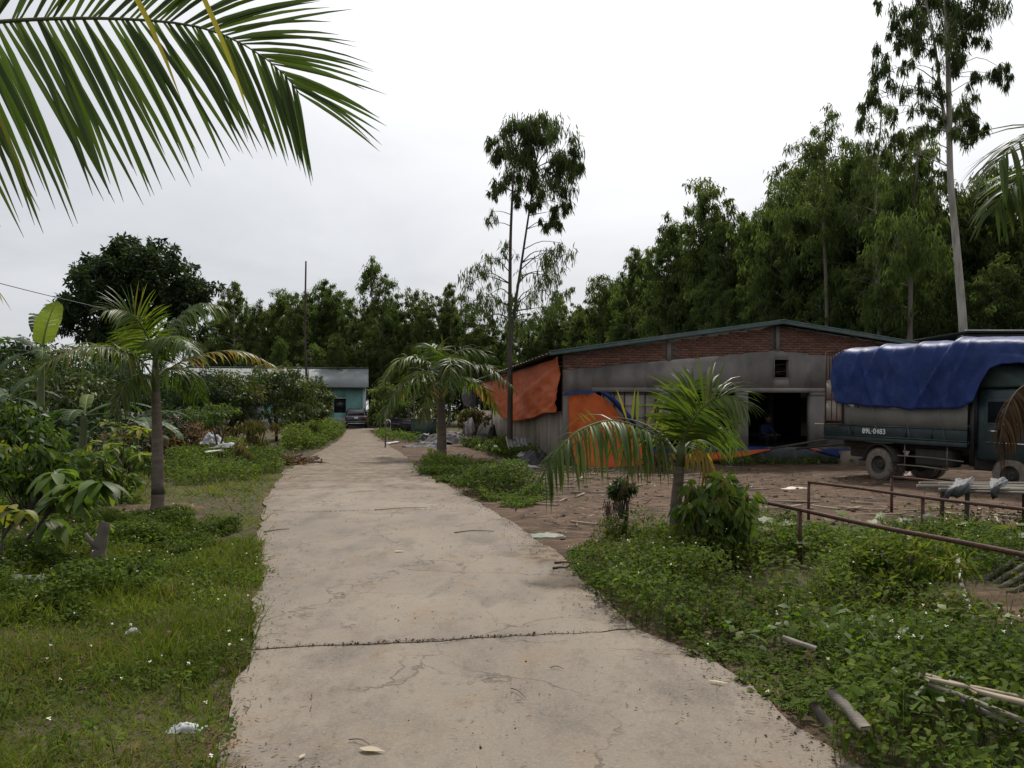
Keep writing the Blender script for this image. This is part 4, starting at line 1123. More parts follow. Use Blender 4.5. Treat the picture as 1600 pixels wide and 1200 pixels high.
def near_left_palm():
    root = thing('palm_tree', 'coconut palm just left of the view, its long frond hanging across the sky', 'palm', (-4.7, 3.2, 0))
    crown = np.array([-4.55, 3.2, 2.55])
    palm_trunk(root, [(-4.7, 3.2, -.05), (-4.66, 3.2, 1.2), crown], .15, .10)
    main = [crown, (-3.6, 3.28, 3.05), P(-120, 42, 3.38), P(60, 30, 3.42), P(200, 30, 3.45), P(310, 42, 3.48), P(385, 72, 3.5), P(440, 112, 3.52), P(468, 146, 3.53)]
    frond(root, main, 150, .98, .034, upv=(0, -1, .12), lift=-.05, sweep=.40, droop=.16, r0=.026, var=(.25, .16), separate=True, seed=3, tip=.42, fan=3.5, rough=.06)
    up2 = [crown, (-3.5, 3.0, 3.3), P(-60, -90, 3.0), P(120, -120, 2.95), P(290, -60, 2.9)]
    frond(root, up2, 6, 1.25, .034, upv=(0, -1, .1), lift=-.15, sweep=.75, droop=.3, r0=.026, var=(.86, .03), seed=4, skip=.15, separate=True, t0=.5, sides=(1,))
    for az, el, b, s in ((-100, 35, 1.2, 5), (-150, 40, 1.3, 6), (165, 45, 1.3, 7), (-60, 55, 1.3, 8), (-30, 20, 1.3, 10), (130, 20, 1.2, 12)):
        frond(root, arc(crown, R(az), R(el), 2.3, b), 46, .8, .045, droop=.5, var=(.35, .15), seed=s)
    frond(root, [crown, P(-260, 430, 4.2), P(-130, 390, 4.4), P(-60, 410, 4.5), P(-18, 440, 4.55)], 40, .42, .03, droop=.5, var=(.8, .12), seed=11)
near_left_palm()
def near_right_palm():
    root = thing('palm_tree', 'palm just right of the view with green frond tips and a dead brown frond', 'palm', (4.55, 5.3, 0))
    crown = np.array([4.5, 5.3, 2.25])
    palm_trunk(root, [(4.55, 5.3, -.05), (4.52, 5.3, 1.0), crown], .12, .08)
    frond(root, [crown, P(1790, 330, 5.25), P(1715, 228, 5.2), P(1640, 200, 5.1), P(1590, 222, 5.05), P(1562, 252, 5.0)], 52, .74, .036, upv=(0, -.5, 1), lift=.0, sweep=.75, droop=.75, r0=.022, var=(.3, .15), seed=21, separate=True, t0=.25)
    frond(root, [crown, P(1770, 400, 5.5), P(1700, 290, 5.45), P(1625, 262, 5.4), P(1578, 292, 5.35), P(1556, 325, 5.3)], 50, .62, .036, upv=(0, -.5, 1), lift=.0, sweep=.75, droop=.6, r0=.02, var=(.4, .15), seed=29, separate=True, t0=.35)
    frond(root, [crown, P(1760, 120, 5.6), P(1690, 95, 5.5), P(1640, 115, 5.4)], 30, .42, .03, lift=.2, droop=.5, r0=.02, var=(.4, .15), seed=22)
    frond(root, [crown + [0, 0, -.15], P(1660, 585, 5.15), P(1625, 592, 5.1), P(1588, 612, 5.05), P(1568, 655, 5.0), P(1562, 700, 5.0)], 190, .42, .02, lift=-.3, sweep=.35, droop=1.8, r0=.02, var=(.35, .25), mat='dry_dark', rmat='twig', seed=23, t0=.2)
    for az, el, b, s in ((60, 40, 1.2, 24), (120, 45, 1.2, 25), (20, 55, 1.2, 26), (170, 35, 1.2, 27), (90, 65, 1.2, 28)):
        frond(root, arc(crown, R(az), R(el), 1.9, b), 40, .6, .036, droop=.5, var=(.35, .15), seed=s)
near_right_palm()
def young_left_palm():
    b = G(247, 800)
    root = thing('palm_tree', 'young palm with ringed grey trunk standing in the left grass', 'palm', b)
    Y = b[1]
    c = P(243, 606, Y)
    tr = palm_trunk(root, [b - [0, 0, .05], P(246, 700, Y), c], .105, .062, 14)
    Geo().tube([P(247, 772, Y) - b, P(247, 755, Y) - b], [.101, .098], 14).build('dark_band', M['bark_dark'], root, True)
    Geo().tube([P(243, 612, Y) - b, P(243, 570, Y) - b, P(243, 540, Y) - b], [.066, .05, .03], 10).build('crownshaft', M['green_stem'], root, True)
    kw = dict(r0=.02, W=.032)
    frond(root, [P(243, 570, Y), P(232, 530, Y - .1), P(215, 500, Y - .3), P(190, 484, Y - .5), P(165, 485, Y - .7)], 58, .62, upv=(0, -.8, .6), lift=.3, sweep=.9, droop=.35, var=(.62, .12), seed=31, separate=True, **kw)
    frond(root, [P(243, 570, Y), P(258, 530, Y), P(282, 492, Y + .1), P(312, 474, Y + .2), P(345, 478, Y + .3)], 66, .70, upv=(0, -.2, 1), lift=.1, sweep=.6, droop=.9, var=(.3, .15), seed=32, **kw)
    frond(root, [P(241, 590, Y), P(215, 560, Y - .2), P(170, 543, Y - .5), P(115, 546, Y - .8), P(60, 575, Y - 1.1)], 86, .68, upv=(0, -.3, 1), lift=.45, sweep=.35, droop=.8, var=(.58, .2), seed=33, **kw)
    frond(root, [P(245, 590, Y), P(290, 562, Y + .2), P(350, 548, Y + .5), P(390, 552, Y + .8), P(430, 572, Y + 1.0)], 50, .42, upv=(0, -.2, 1), lift=.1, sweep=.8, droop=.6, var=(.92, .1), seed=34, skip=.3, **kw)
    frond(root, [P(243, 580, Y), P(250, 540, Y - .3), P(272, 525, Y - .8), P(300, 545, Y - 1.2)], 58, .62, lift=.2, sweep=.7, droop=.8, var=(.35, .15), seed=35, **kw)
    frond(root, [P(243, 580, Y), P(236, 540, Y + .3), P(215, 525, Y + .8), P(190, 545, Y + 1.2)], 58, .62, lift=.2, sweep=.7, droop=.8, var=(.4, .15), seed=36, **kw)
    frond(root, [P(244, 590, Y), P(262, 575, Y + .3), P(295, 580, Y + .6), P(312, 620, Y + .9)], 56, .6, lift=.1, sweep=.6, droop=.9, var=(.25, .12), seed=37, **kw)
    frond(root, [P(242, 595, Y), P(222, 585, Y - .2), P(196, 600, Y - .5), P(178, 645, Y - .7)], 56, .6, lift=.1, sweep=.6, droop=.9, var=(.45, .2), seed=38, **kw)
young_left_palm()
def centre_palm():
    b = G(690, 716)
    root = thing('palm_tree', 'spreading palm on the verge midway along the lane, in front of the shed eaves', 'palm', b)
    Y = b[1]; c = P(686, 606, Y)
    palm_trunk(root, [b - [0, 0, .05], P(690, 660, Y), c], .17, .11, 14)
    Geo().tube([c - b, P(690, 580, Y) - b, P(697, 560, Y) - b], [.12, .09, .05], 10).build('crownshaft', M['green_stem'], root, True)
    k = dict(W=.058, r0=.035, n=60)
    for i, (pts, v) in enumerate([([(688, 585, 0), (660, 562, -.3), (625, 563, -.6), (594, 600, -1.0)], .45), ([(688, 590, 0), (655, 590, -.6), (620, 610, -1.2), (596, 655, -1.6)], .4),
        ([(690, 580, 0), (712, 552, .1), (735, 545, .2), (768, 556, .4)], .3), ([(690, 588, 0), (725, 570, -.4), (765, 575, -.8), (800, 605, -1.2)], .35), ([(690, 592, 0), (722, 590, .5), (755, 605, 1.0), (775, 640, 1.4)], .5),
        ([(690, 580, 0), (682, 550, .3), (672, 540, .6), (655, 542, 1.0)], .4), ([(690, 585, 0), (700, 560, -.7), (704, 570, -1.4), (702, 610, -1.9)], .35), ([(688, 588, 0), (664, 580, .6), (640, 590, 1.2), (622, 620, 1.6)], .4), ([(688, 592, 0), (676, 600, -.5), (664, 625, -1.0), (660, 655, -1.2)], .6)]):
        frond(root, [P(a, b_, Y + dy) for a, b_, dy in pts], Lmax=.92, lift=.3, sweep=.75, droop=.6, var=(v, .22), seed=40 + i, rough=.26, skip=.12, **k)
    frond(root, [P(690, 575, Y), P(691, 545, Y), P(690, 530, Y)], 10, .4, .05, lift=.4, sweep=1.6, droop=.0, var=(.8, .1), seed=52, r0=.02)
centre_palm()
def right_palm():
    b = G(1056, 868)
    root = thing('palm_tree', 'young bright green palm in the weeds at the right edge of the lane', 'palm', b)
    Y = b[1]; c = P(1062, 728, Y)
    palm_trunk(root, [b - [0, 0, .05], P(1056, 800, Y), c], .075, .055, 10)
    Geo().tube([c - b, P(1064, 700, Y) - b, P(1070, 670, Y) - b], [.062, .045, .02], 10).build('crownshaft', M['green_stem'], root, True)
    k = dict(r0=.018)
    frond(root, [P(1060, 716, Y), P(1030, 683, Y - .15), P(990, 664, Y - .3), P(950, 657, Y - .5), P(905, 673, Y - .7), P(868, 708, Y - .85), P(852, 742, Y - .9)], 66, .74, .036, upv=(0, -.25, 1), lift=.12, sweep=.5, droop=1.2, var=(.45, .2), seed=61, tip=.6, separate=True, **k)
    frond(root, [P(1062, 710, Y), P(1075, 670, Y - .1), P(1100, 635, Y - .2), P(1130, 618, Y - .3), P(1160, 628, Y - .4)], 48, .68, .036, upv=(.3, -.7, .6), lift=.05, sweep=.7, droop=.65, var=(.5, .14), seed=62, separate=True, **k)
    frond(root, [P(1064, 705, Y), P(1066, 660, Y), P(1072, 625, Y + .1), P(1084, 595, Y + .2)], 34, .5, .034, upv=(0, -.9, .4), lift=.1, sweep=.9, droop=.35, var=(.45, .15), seed=63, **k)
    frond(root, [P(1062, 708, Y), P(1090, 680, Y + .3), P(1125, 668, Y + .6), P(1155, 690, Y + .9)], 46, .66, .036, lift=.1, sweep=.6, droop=1.1, var=(.4, .14), seed=64, **k)
    frond(root, [P(1064, 718, Y), P(1085, 703, Y - .1), P(1102, 706, Y - .15), P(1110, 740, Y - .2), P(1112, 772, Y - .2)], 34, .36, .026, lift=0, sweep=.6, droop=1.2, var=(.95, .06), seed=66, **k)
    frond(root, [P(1056, 722, Y), P(1035, 706, Y - .2), P(1012, 712, Y - .3), P(985, 735, Y - .35), P(965, 775, Y - .35)], 24, .30, .02, lift=-.1, sweep=.6, droop=1.4, var=(.4, .25), mat='dry_leaf', rmat='twig', seed=67, skip=.3, **k)
    # upright yellow-green young leaflets at the back of the left frond
    frond(root, [P(1060, 712, Y), P(1035, 680, Y + .3), P(1000, 660, Y + .5), P(955, 652, Y + .7), P(915, 662, Y + .8)], 20, .42, .034, upv=(0, -.8, .5), lift=.9, sweep=.25, droop=.1, var=(.84, .06), seed=68, skip=.25, sides=(1,), **k)
right_palm()

# ------------------------------------------------------------------ trees
def clump_leaves(g, centres, radii, per, L_, W_, rg, hang=.8, var0=.45, prof=PRO_LANCE, fold=0., droop=.2, shell=.55, squash=(1, 1, .8)):
    c = np.repeat(np.asarray(centres, float), per, axis=0); r = np.repeat(np.asarray(radii, float), per)
    n = len(c)
    u = unit(rg.normal(size=(n, 3))); rad = r * (shell + (1 - shell) * rg.random(n)) * rg.random(n) ** .25
    pos = c + u * rad[:, None] * np.array(squash)
    d = u * (1 - hang) + np.array([0, 0, -1.]) * hang + rg.normal(0, .3, (n, 3))
    cv = np.repeat(rg.normal(0, .12, len(centres)), per)
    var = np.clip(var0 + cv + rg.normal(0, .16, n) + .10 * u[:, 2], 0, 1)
    strips(g, pos, d, rg.normal(size=(n, 3)), L_ * rg.uniform(.7, 1.2, n), W_ * rg.uniform(.7, 1.2, n), prof, droop, var, fold)
def limb(g, a, b, r0, r1, rg, sag=.1, n=7):
    a, b = np.asarray(a, float), np.asarray(b, float); L_ = np.linalg.norm(b - a)
    m = (a + b) / 2 + rg.normal(0, .06 * L_, 3) + [0, 0, sag * L_]
    g.tube(smooth_path([a, m, b], n), np.linspace(r0, r1, n), 5)
def euc_meshes(seed, H, crown_base, Rmax, nb, per, L_, W_, lm, bm, lean=.03, shape=0, r0=.16):
    rg = np.random.default_rng(seed)
    tp = smooth_path([(0, 0, -.1), (rg.normal(0, lean) * H * .4, rg.normal(0, lean) * H * .4, H * .4), (rg.normal(0, lean) * H, rg.normal(0, lean) * H, H * .97)], 26)
    t = Geo(); t.tube(tp, np.linspace(r0, .02, 26), 7)
    cs, rs = [], []
    for i in range(nb):
        f = crown_base + (1 - crown_base) * ((i + rg.random()) / nb)
        q = (f - crown_base) / (1 - crown_base)
        prof = [np.interp(q, [0, .15, .55, .85, 1], [.35, .8, 1, .65, .1]), np.interp(q, [0, .2, .6, .8, 1], [.5, .6, .75, 1, .35]), np.interp(q, [0, .3, .75, 1], [.7, 1, .8, .3])][shape]
        ln = Rmax * prof * rg.uniform(.45, 1.1); az = i * 2.39996 + rg.normal(0, .5)
        k = min(25, int(f * 25)); o = tp[k]
        e = o + np.array([math.cos(az) * ln, math.sin(az) * ln, ln * rg.uniform(.15, .6)])
        limb(t, o, e, .035 * (1.3 - q), .01, rg)
        e = e + rg.normal(0, .12 * Rmax, 3)
        cs.append(e); rs.append(rg.uniform(.4, .9) * Rmax * .34)
        if ln > .5 * Rmax: cs.append(o * .45 + e * .55 + rg.normal(0, .2, 3)); rs.append(rg.uniform(.35, .8) * Rmax * .34)
    cs.append(tp[-1]); rs.append(Rmax * .22)
    cs = [c + rg.normal(0, .1 * Rmax, 3) for c in cs for _ in (0, 1)]; rs = [r_ * rg.uniform(.6, 1.25) for r_ in rs for _ in (0, 1)]
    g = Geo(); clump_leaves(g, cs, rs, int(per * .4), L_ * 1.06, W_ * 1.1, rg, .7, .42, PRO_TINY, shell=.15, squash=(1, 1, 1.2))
    return t.mesh('trunk', bm), g.mesh('crown', lm)
FOREST = [euc_meshes(200 + i, 15, cb, rm, nb, per, .25, .07, M['forest_leaf'], M[bm], shape=sh, r0=.14)
          for i, (cb, rm, nb, per, sh, bm) in enumerate([(.26, 2.1, 90, 130, 0, 'bark_mid'), (.34, 1.9, 76, 130, 1, 'bark_pale'), (.18, 2.3, 100, 130, 2, 'bark_mid'), (.40, 1.8, 66, 130, 0, 'bark_pale'), (.14, 2.4, 110, 130, 0, 'bark_mid'), (.45, 2.0, 56, 130, 1, 'bark_pale')])]
def place_tree(k, x, y, H, wide, label, group, rz=None):
    tm, cm = FOREST[k % len(FOREST)]
    r = thing('eucalyptus_tree', label, 'tree', (x, y, 0), rng.uniform(0, 6.28) if rz is None else rz, group)
    s = H / 15.0
    r.scale = (s * wide, s * wide, s)
    for nm, me in (('trunk', tm), ('crown', cm)):
        o = bpy.data.objects.new(nm, me); col.objects.link(o); o.parent = r
    return r
SKY = [(250, 560), (300, 530), (345, 470), (366, 441), (400, 470), (432, 456), (462, 462), (492, 436), (525, 452), (558, 466), (600, 405), (640, 452), (668, 470), (702, 446), (742, 476), (770, 500), (812, 494), (842, 480), (872, 458), (905, 476), (935, 432), (985, 388), (1035, 345), (1085, 290), (1135, 325), (1180, 312), (1235, 258), (1292, 222), (1345, 236), (1395, 210), (1445, 275), (1500, 300), (1550, 268), (1600, 240), (1660, 230)]
sx_, sy_ = zip(*SKY)
def forest_Y(px): return np.interp(px, [300, 880, 1000, 1200, 1400, 1650], [86, 80, 62, 47, 39, 36])
def make_forest():
    k = 0
    ordn = ['first', 'second', 'third', 'fourth', 'fifth', 'sixth', 'seventh', 'eighth', 'ninth', 'tenth', 'eleventh', 'twelfth', 'thirteenth', 'fourteenth', 'fifteenth', 'sixteenth', 'seventeenth', 'eighteenth', 'nineteenth', 'twentieth']
    cnt = [0, 0]
    more = [((a[0] + b[0]) / 2, max(a[1], b[1]) + rng.uniform(2, 16)) for a, b in zip(SKY[2:], SKY[3:])]
    for px, py in SKY:
        Y = forest_Y(px) * rng.uniform(.97, 1.03)
        q = P(px, py, Y)
        w_ = 0 if px < 900 else 1; nth = ordn[cnt[w_]]; cnt[w_] += 1
        if px < 900: lab, grp = nth + ' skyline eucalyptus from the left in the tree line behind the teal house', 'skyline trees behind the house'
        else: lab, grp = nth + ' skyline eucalyptus from the left in the wood behind the brick shed', 'skyline trees behind the shed'
        place_tree(k, q[0], Y, q[2] + .2, rng.uniform(.85, 1.15) if px < 900 else rng.uniform(.8, 1.05), lab, grp); k += 1
    for px, py in more:
        Y = forest_Y(px) * rng.uniform(1.0, 1.06); q = P(px, py, Y)
        lab, grp = ('eucalyptus within the dark wood behind the teal house', 'wood behind the house') if px < 900 else ('eucalyptus within the dense dark wood behind the brick shed', 'wood behind the shed')
        place_tree(k, q[0], Y, q[2] + .2, rng.uniform(.7, .95), lab, grp); k += 1
    for row, (dy, f0, f1, step) in enumerate([(-5, .50, .74, 46), (5, .7, .9, 36), (12, .72, .92, 36), (20, .75, .95, 44)]):
        px = 300 + row * 9
        while px < 1690:
            Y = forest_Y(px) + dy * (1 if px < 900 else .7) + rng.normal(0, 1.0)
            top = EYE + (HORIZON - np.interp(px, sx_, sy_) - 12) / FPX * Y
            H = max(5.0, top * rng.uniform(f0, f1))
            x = (px - 800) / FPX * Y
            if row == 0 and 1.0 - .14 * (Y - 23) < x < 15 and Y < 61: H = max(H, 5)
            if not (-20 < x + .0 < -10.5 and Y < 84 and False):
                if px < 900: lab, grp = 'eucalyptus within the dark wood behind the teal house', 'wood behind the house'
                else: lab, grp = 'eucalyptus within the dense dark wood behind the brick shed', 'wood behind the shed'
                inside = (Y < 61 and 0.5 - .14 * (Y - 23.4) < x < 14.6 - .14 * (Y - 23.4))
                if not inside: place_tree(k, x, Y, H, rng.uniform(.9, 1.3), lab, grp)
                k += 1
            px += step * rng.uniform(.8, 1.25)
make_forest()
def undergrowth():
    g = Geo(); rg = np.random.default_rng(5)
    cs, rs = [], []
    for px in np.arange(250, 1700, 9):
        for r in range(2):
            Y = forest_Y(px) + (2 + r * 9) * (1 if px < 900 else .8)
            x = (px - 800) / FPX * Y
            if Y < 62 and 0.0 - .14 * (Y - 23.4) < x < 15.5 - .14 * (Y - 23.4): continue
            for k in range(2):
                cs.append((x + rg.normal(0, .5), Y + rg.normal(0, .8), rg.uniform(.3, 6.0))); rs.append(rg.uniform(.7, 1.6))
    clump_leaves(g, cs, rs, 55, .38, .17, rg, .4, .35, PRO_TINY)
    tag(g.build('undergrowth', M['forest_leaf']), 'dark undergrowth filling the foot of the eucalyptus wood', 'undergrowth', kind='stuff')
undergrowth()

def explicit_tree(name, label, base, stems, clumps, Y, per, L_, W_, lm, bm, seed, r0, hang=.7, depth=.9, var0=.35, cat='tree', sub_r=.5, tall=1.1):
    """a tree of given stems and leaf clumps; clumps: (px, py, radius in px, weight)"""
    rg = np.random.default_rng(seed)
    root = thing(name, label, cat, base)
    t = Geo(); b = np.array(root.location)
    paths = []
    for st, ra, rb in stems:
        p = smooth_path(np.array(st) - b, 30); t.tube(p, np.linspace(ra, rb, 30), 9); paths.append(p)
    g = Geo()
    for cx, cy, rp, w_ in clumps:
        r = rp / FPX * Y
        c = P(cx, cy, Y + rg.normal(0, depth * r)) - b
        pp = np.concatenate(paths); below = pp[pp[:, 2] < c[2] + .2]
        if len(below):
            o = below[np.argmin(np.linalg.norm(below - c, axis=1) + .25 * abs(below[:, 2] - c[2] + .5))]
            limb(t, o, c, max(.012, min(.05, .025 * r + .01)), .006, rg, .15)
        m = max(5, int(9 * w_))
        sub = c + rg.normal(0, .52 * r, (m, 3)); 
        for s in sub: limb(t, c, s, .008, .004, rg, .1, 4)
        clump_leaves(g, sub, sub_r * r * rg.uniform(.6, 1.3, m), int(per * w_), L_, W_, rg, hang, var0, PRO_TINY, droop=.25, shell=.2, squash=(1, 1, tall))
    t.build('trunk', M[bm], root, True)
    g.build('crown', M[lm], root)
    return root
def make_landmark_trees():
    b = G(796, 711); Y = b[1]
    up = [(815, 200, 32, 1.2), (850, 215, 32, 1.2), (785, 232, 24, 1), (875, 240, 30, 1.1), (838, 192, 22, .9), (820, 235, 34, 1.2), (858, 262, 32, 1.1), (800, 262, 28, 1), (888, 262, 18, .7), (896, 245, 13, .5), (835, 275, 26, .9), (868, 295, 24, .8), (780, 290, 14, .6), (803, 300, 14, .6), (772, 300, 9, .4), (862, 330, 18, .6), (872, 350, 12, .4), (855, 350, 11, .4), (830, 312, 14, .5), (768, 225, 14, .5), (880, 320, 10, .4)]
    low = [(757, 430, 16, .30), (740, 440, 12, .22), (765, 460, 18, .32), (748, 412, 12, .2), (780, 405, 12, .2), (790, 385, 9, .15), (742, 470, 12, .2), (770, 480, 16, .3), (845, 405, 14, .26), (862, 392, 14, .25), (878, 400, 12, .22), (850, 430, 16, .3), (868, 425, 12, .22), (838, 455, 14, .26), (850, 480, 20, .4), (875, 462, 10, .18), (835, 492, 18, .35), (880, 380, 8, .14), (763, 350, 6, .1), (770, 330, 5, .08), (790, 500, 20, .4), (760, 495, 18, .35), (800, 470, 8, .12)]
    explicit_tree('eucalyptus_tree', 'tall slim twin-stemmed eucalyptus alone against the sky beside the orange side tarpaulin', b,
        [([b - [0, 0, .05], P(797, 640, Y), P(797, 540, Y), P(797, 430, Y), P(799, 340, Y), P(806, 240, Y), P(822, 195, Y)], .115, .02), ([P(798, 540, Y), P(806, 470, Y + .1), P(818, 390, Y + .2), P(830, 310, Y + .3), P(842, 230, Y + .3)], .06, .02)],
        up + [(a, b_, c_ * 1.9, d_ * 1.1) for a, b_, c_, d_ in low], Y, 105, .25, .034, 'euc_leaf', 'bark_dark', 31, .12, hang=.85, sub_r=.5, tall=1.35)
    Y = 27.5; b = P(1510, 640, Y); b[2] = 0
    cl = [(1480, 20, 40, 1.2), (1440, 15, 34, 1), (1520, 10, 34, 1), (1410, 30, 26, .8), (1550, 15, 26, .8), (1460, 60, 30, 1), (1495, 70, 30, 1), (1430, 70, 20, .6), (1530, 48, 20, .7), (1478, 105, 22, .7), (1400, 60, 16, .5), (1380, 85, 20, .6), (1372, 115, 20, .6), (1385, 145, 20, .6), (1368, 150, 14, .4), (1420, 105, 14, .4), (1440, 130, 20, .55), (1420, 150, 18, .5), (1455, 150, 20, .5), (1500, 165, 22, .8), (1515, 185, 20, .8), (1505, 210, 18, .7), (1525, 205, 12, .5), (1527, 120, 13, .4), (1552, 115, 12, .4), (1568, 108, 14, .45), (1575, 125, 10, .35), (1500, 80, 14, .5), (1395, 180, 12, .3), (1350, 160, 12, .3), (1342, 190, 10, .25), (1370, 5, 8, .2), (1470, 190, 12, .3), (1450, 180, 14, .4), (1420, 200, 18, .45), (1400, 215, 14, .35), (1480, -45, 45, 1.2), (1440, -70, 40, 1.1), (1520, -60, 40, 1.1), (1480, -110, 36, 1), (1475, 270, 10, .25), (1462, 300, 11, .3), (1372, 235, 16, .4), (1385, 250, 14, .4)]
    explicit_tree('eucalyptus_tree', 'very tall eucalyptus with a bare pale trunk rising behind the truck out of the picture', b,
        [([b - [0, 0, .05], P(1508, 600, Y), P(1504, 500, Y), P(1494, 380, Y), P(1485, 280, Y), P(1483, 180, Y), P(1481, 90, Y), P(1478, 0, Y), P(1480, -110, Y)], .16, .05), ([P(1482, 215, Y), P(1470, 150, Y), P(1465, 100, Y), P(1455, 40, Y), P(1440, -30, Y)], .06, .02)],
        cl, Y, 95, .28, .034, 'euc_leaf', 'bark_pale', 32, .16, hang=.92, var0=.3, sub_r=.46, tall=1.6)
    # ragged tall crowns left of the pale trunk
    Y = 33.; b = P(1420, 640, Y); b[2] = 0
    cl = [(1425, 330, 50, 1.4), (1400, 380, 50, 1.4), (1440, 400, 45, 1.3), (1420, 290, 40, 1.1), (1435, 440, 45, 1.3), (1400, 450, 45, 1.2), (1465, 350, 20, .5), (1470, 280, 12, .3), (1410, 250, 26, .7), (1440, 240, 20, .5), (1450, 210, 18, .4), (1475, 430, 30, .8), (1380, 330, 30, .8), (1370, 420, 40, 1), (1385, 480, 45, 1.2), (1440, 490, 45, 1.2)]
    explicit_tree('eucalyptus_tree', 'shaggy dark eucalyptus just left of the tall pale trunk', b, [([b, P(1422, 500, Y), P(1426, 350, Y), P(1436, 210, Y)], .14, .03)], cl, Y, 75, .26, .05, 'forest_leaf', 'bark_mid', 33, .14, hang=.75, var0=.38)
    Y = 40.; b = P(1290, 640, Y); b[2] = 0
    cl = [(1290, 200, 30, .8), (1260, 225, 28, .8), (1310, 230, 28, .7), (1240, 250, 24, .6), (1285, 260, 34, .9), (1325, 265, 24, .6), (1265, 290, 34, .9), (1300, 300, 34, .9), (1235, 285, 18, .5), (1320, 310, 24, .6), (1300, 178, 18, .5), (1275, 330, 36, 1), (1310, 345, 36, 1), (1240, 330, 30, .8), (1210, 310, 24, .6), (1225, 350, 34, .9)]
    explicit_tree('eucalyptus_tree', 'broad open-crowned eucalyptus rising above the peak of the brick gable', b, [([b, P(1292, 480, Y), P(1286, 330, Y), P(1290, 190, Y)], .15, .03)], cl, Y, 62, .26, .05, 'forest_leaf', 'bark_mid', 34, .14, hang=.65, var0=.36)
    Y = 36.; b = P(1372, 640, Y); b[2] = 0
    cl = [(1380, 175, 24, .6), (1360, 205, 24, .6), (1392, 215, 22, .6), (1350, 240, 24, .6), (1385, 255, 26, .7), (1360, 285, 30, .8), (1392, 300, 26, .7), (1345, 320, 30, .8), (1370, 350, 34, 1), (1400, 170, 14, .4), (1340, 270, 16, .4)]
    explicit_tree('eucalyptus_tree', 'thin airy eucalyptus between the broad-crowned one and the shaggy one', b, [([b, P(1374, 480, Y), P(1368, 330, Y), P(1378, 165, Y)], .12, .025)], cl, Y, 62, .27, .045, 'euc_leaf', 'bark_pale', 36, .12, hang=.8, var0=.42, tall=1.3)
    # big round tree at the left
    Y = 42.; b = P(205, 640, Y); b[2] = 0
    rg = np.random.default_rng(9); cl = []
    for i in range(62):
        a = rg.uniform(0, 2 * PI); q = rg.random() ** .5
        cx, cy = 205 + 98 * q * math.cos(a), 470 + 82 * q * math.sin(a)
        if cy > 478: cx = 205 + (cx - 205) * .98
        cl.append((cx, cy, 24, .9))
    cl += [(197, 384, 12, .6), (235, 390, 16, .7), (310, 445, 12, .5), (300, 470, 18, .6), (120, 480, 22, .7), (108, 505, 22, .7), (300, 510, 22, .7), (160, 415, 18, .7)]
    t = explicit_tree('broadleaf_tree', 'large round dark tree standing above the banana plants on the left', b, [([b - [0, 0, .05], P(206, 560, Y), P(200, 470, Y), P(198, 400, Y)], .3, .04), ([P(206, 560, Y), P(240, 480, Y), P(262, 430, Y)], .16, .03), ([P(206, 550, Y), P(165, 490, Y), P(140, 460, Y)], .16, .03)], cl, Y, 75, .25, .11, 'dark_leaf', 'bark_dark', 35, .3, hang=.2, depth=1.6, var0=.4)
make_landmark_trees()

# ------------------------------------------------------------------ shrubs
def shrub(name, label, base, Hs, Rs, n, per, L_, W_, lm, seed, z0=.25, hang=.35, prof=PRO_OVAL, fold=.25, stems=3, cat='shrub', group=None, var0=.45, bm='bark_dark', flat=.8, low=.75):
    rg = np.random.default_rng(seed)
    root = thing(name, label, cat, base, 0, group)
    t, g = Geo(), Geo(); cs, rs = [], []
    for i in range(n):
        u = unit(rg.normal(size=3)); u[2] = abs(u[2]) * 1.0 if rg.random() < low else u[2]
        q = rg.random() ** .4
        c = np.array([u[0] * Rs * q, u[1] * Rs * q, Hs * (z0 + 1) / 2 + u[2] * q * Hs * (1 - z0) / 2])
        c[2] = np.clip(c[2], Hs * z0 * .6, Hs); cs.append(c); rs.append(Rs * rg.uniform(.2, .36))
    for i in range(stems):
        az = i * 2.1 + rg.random(); q = np.array([math.cos(az) * Rs * .35, math.sin(az) * Rs * .35, Hs * .75])
        limb(t, (0, 0, -.05), q, .03 + .012 * Hs, .012, rg, .05)
    for c in cs[::2]: limb(t, (c[0] * .2, c[1] * .2, Hs * z0 * .8), c, .016, .006, rg, .05, 5)
    if base[1] > 14: prof, fold = PRO_LEAF3, 0.
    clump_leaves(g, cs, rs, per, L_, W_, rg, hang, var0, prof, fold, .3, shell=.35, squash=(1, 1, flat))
    t.build('stems', M[bm], root, True); g.build('foliage', M[lm], root)
    return root
def at(px, py): return G(px, py)
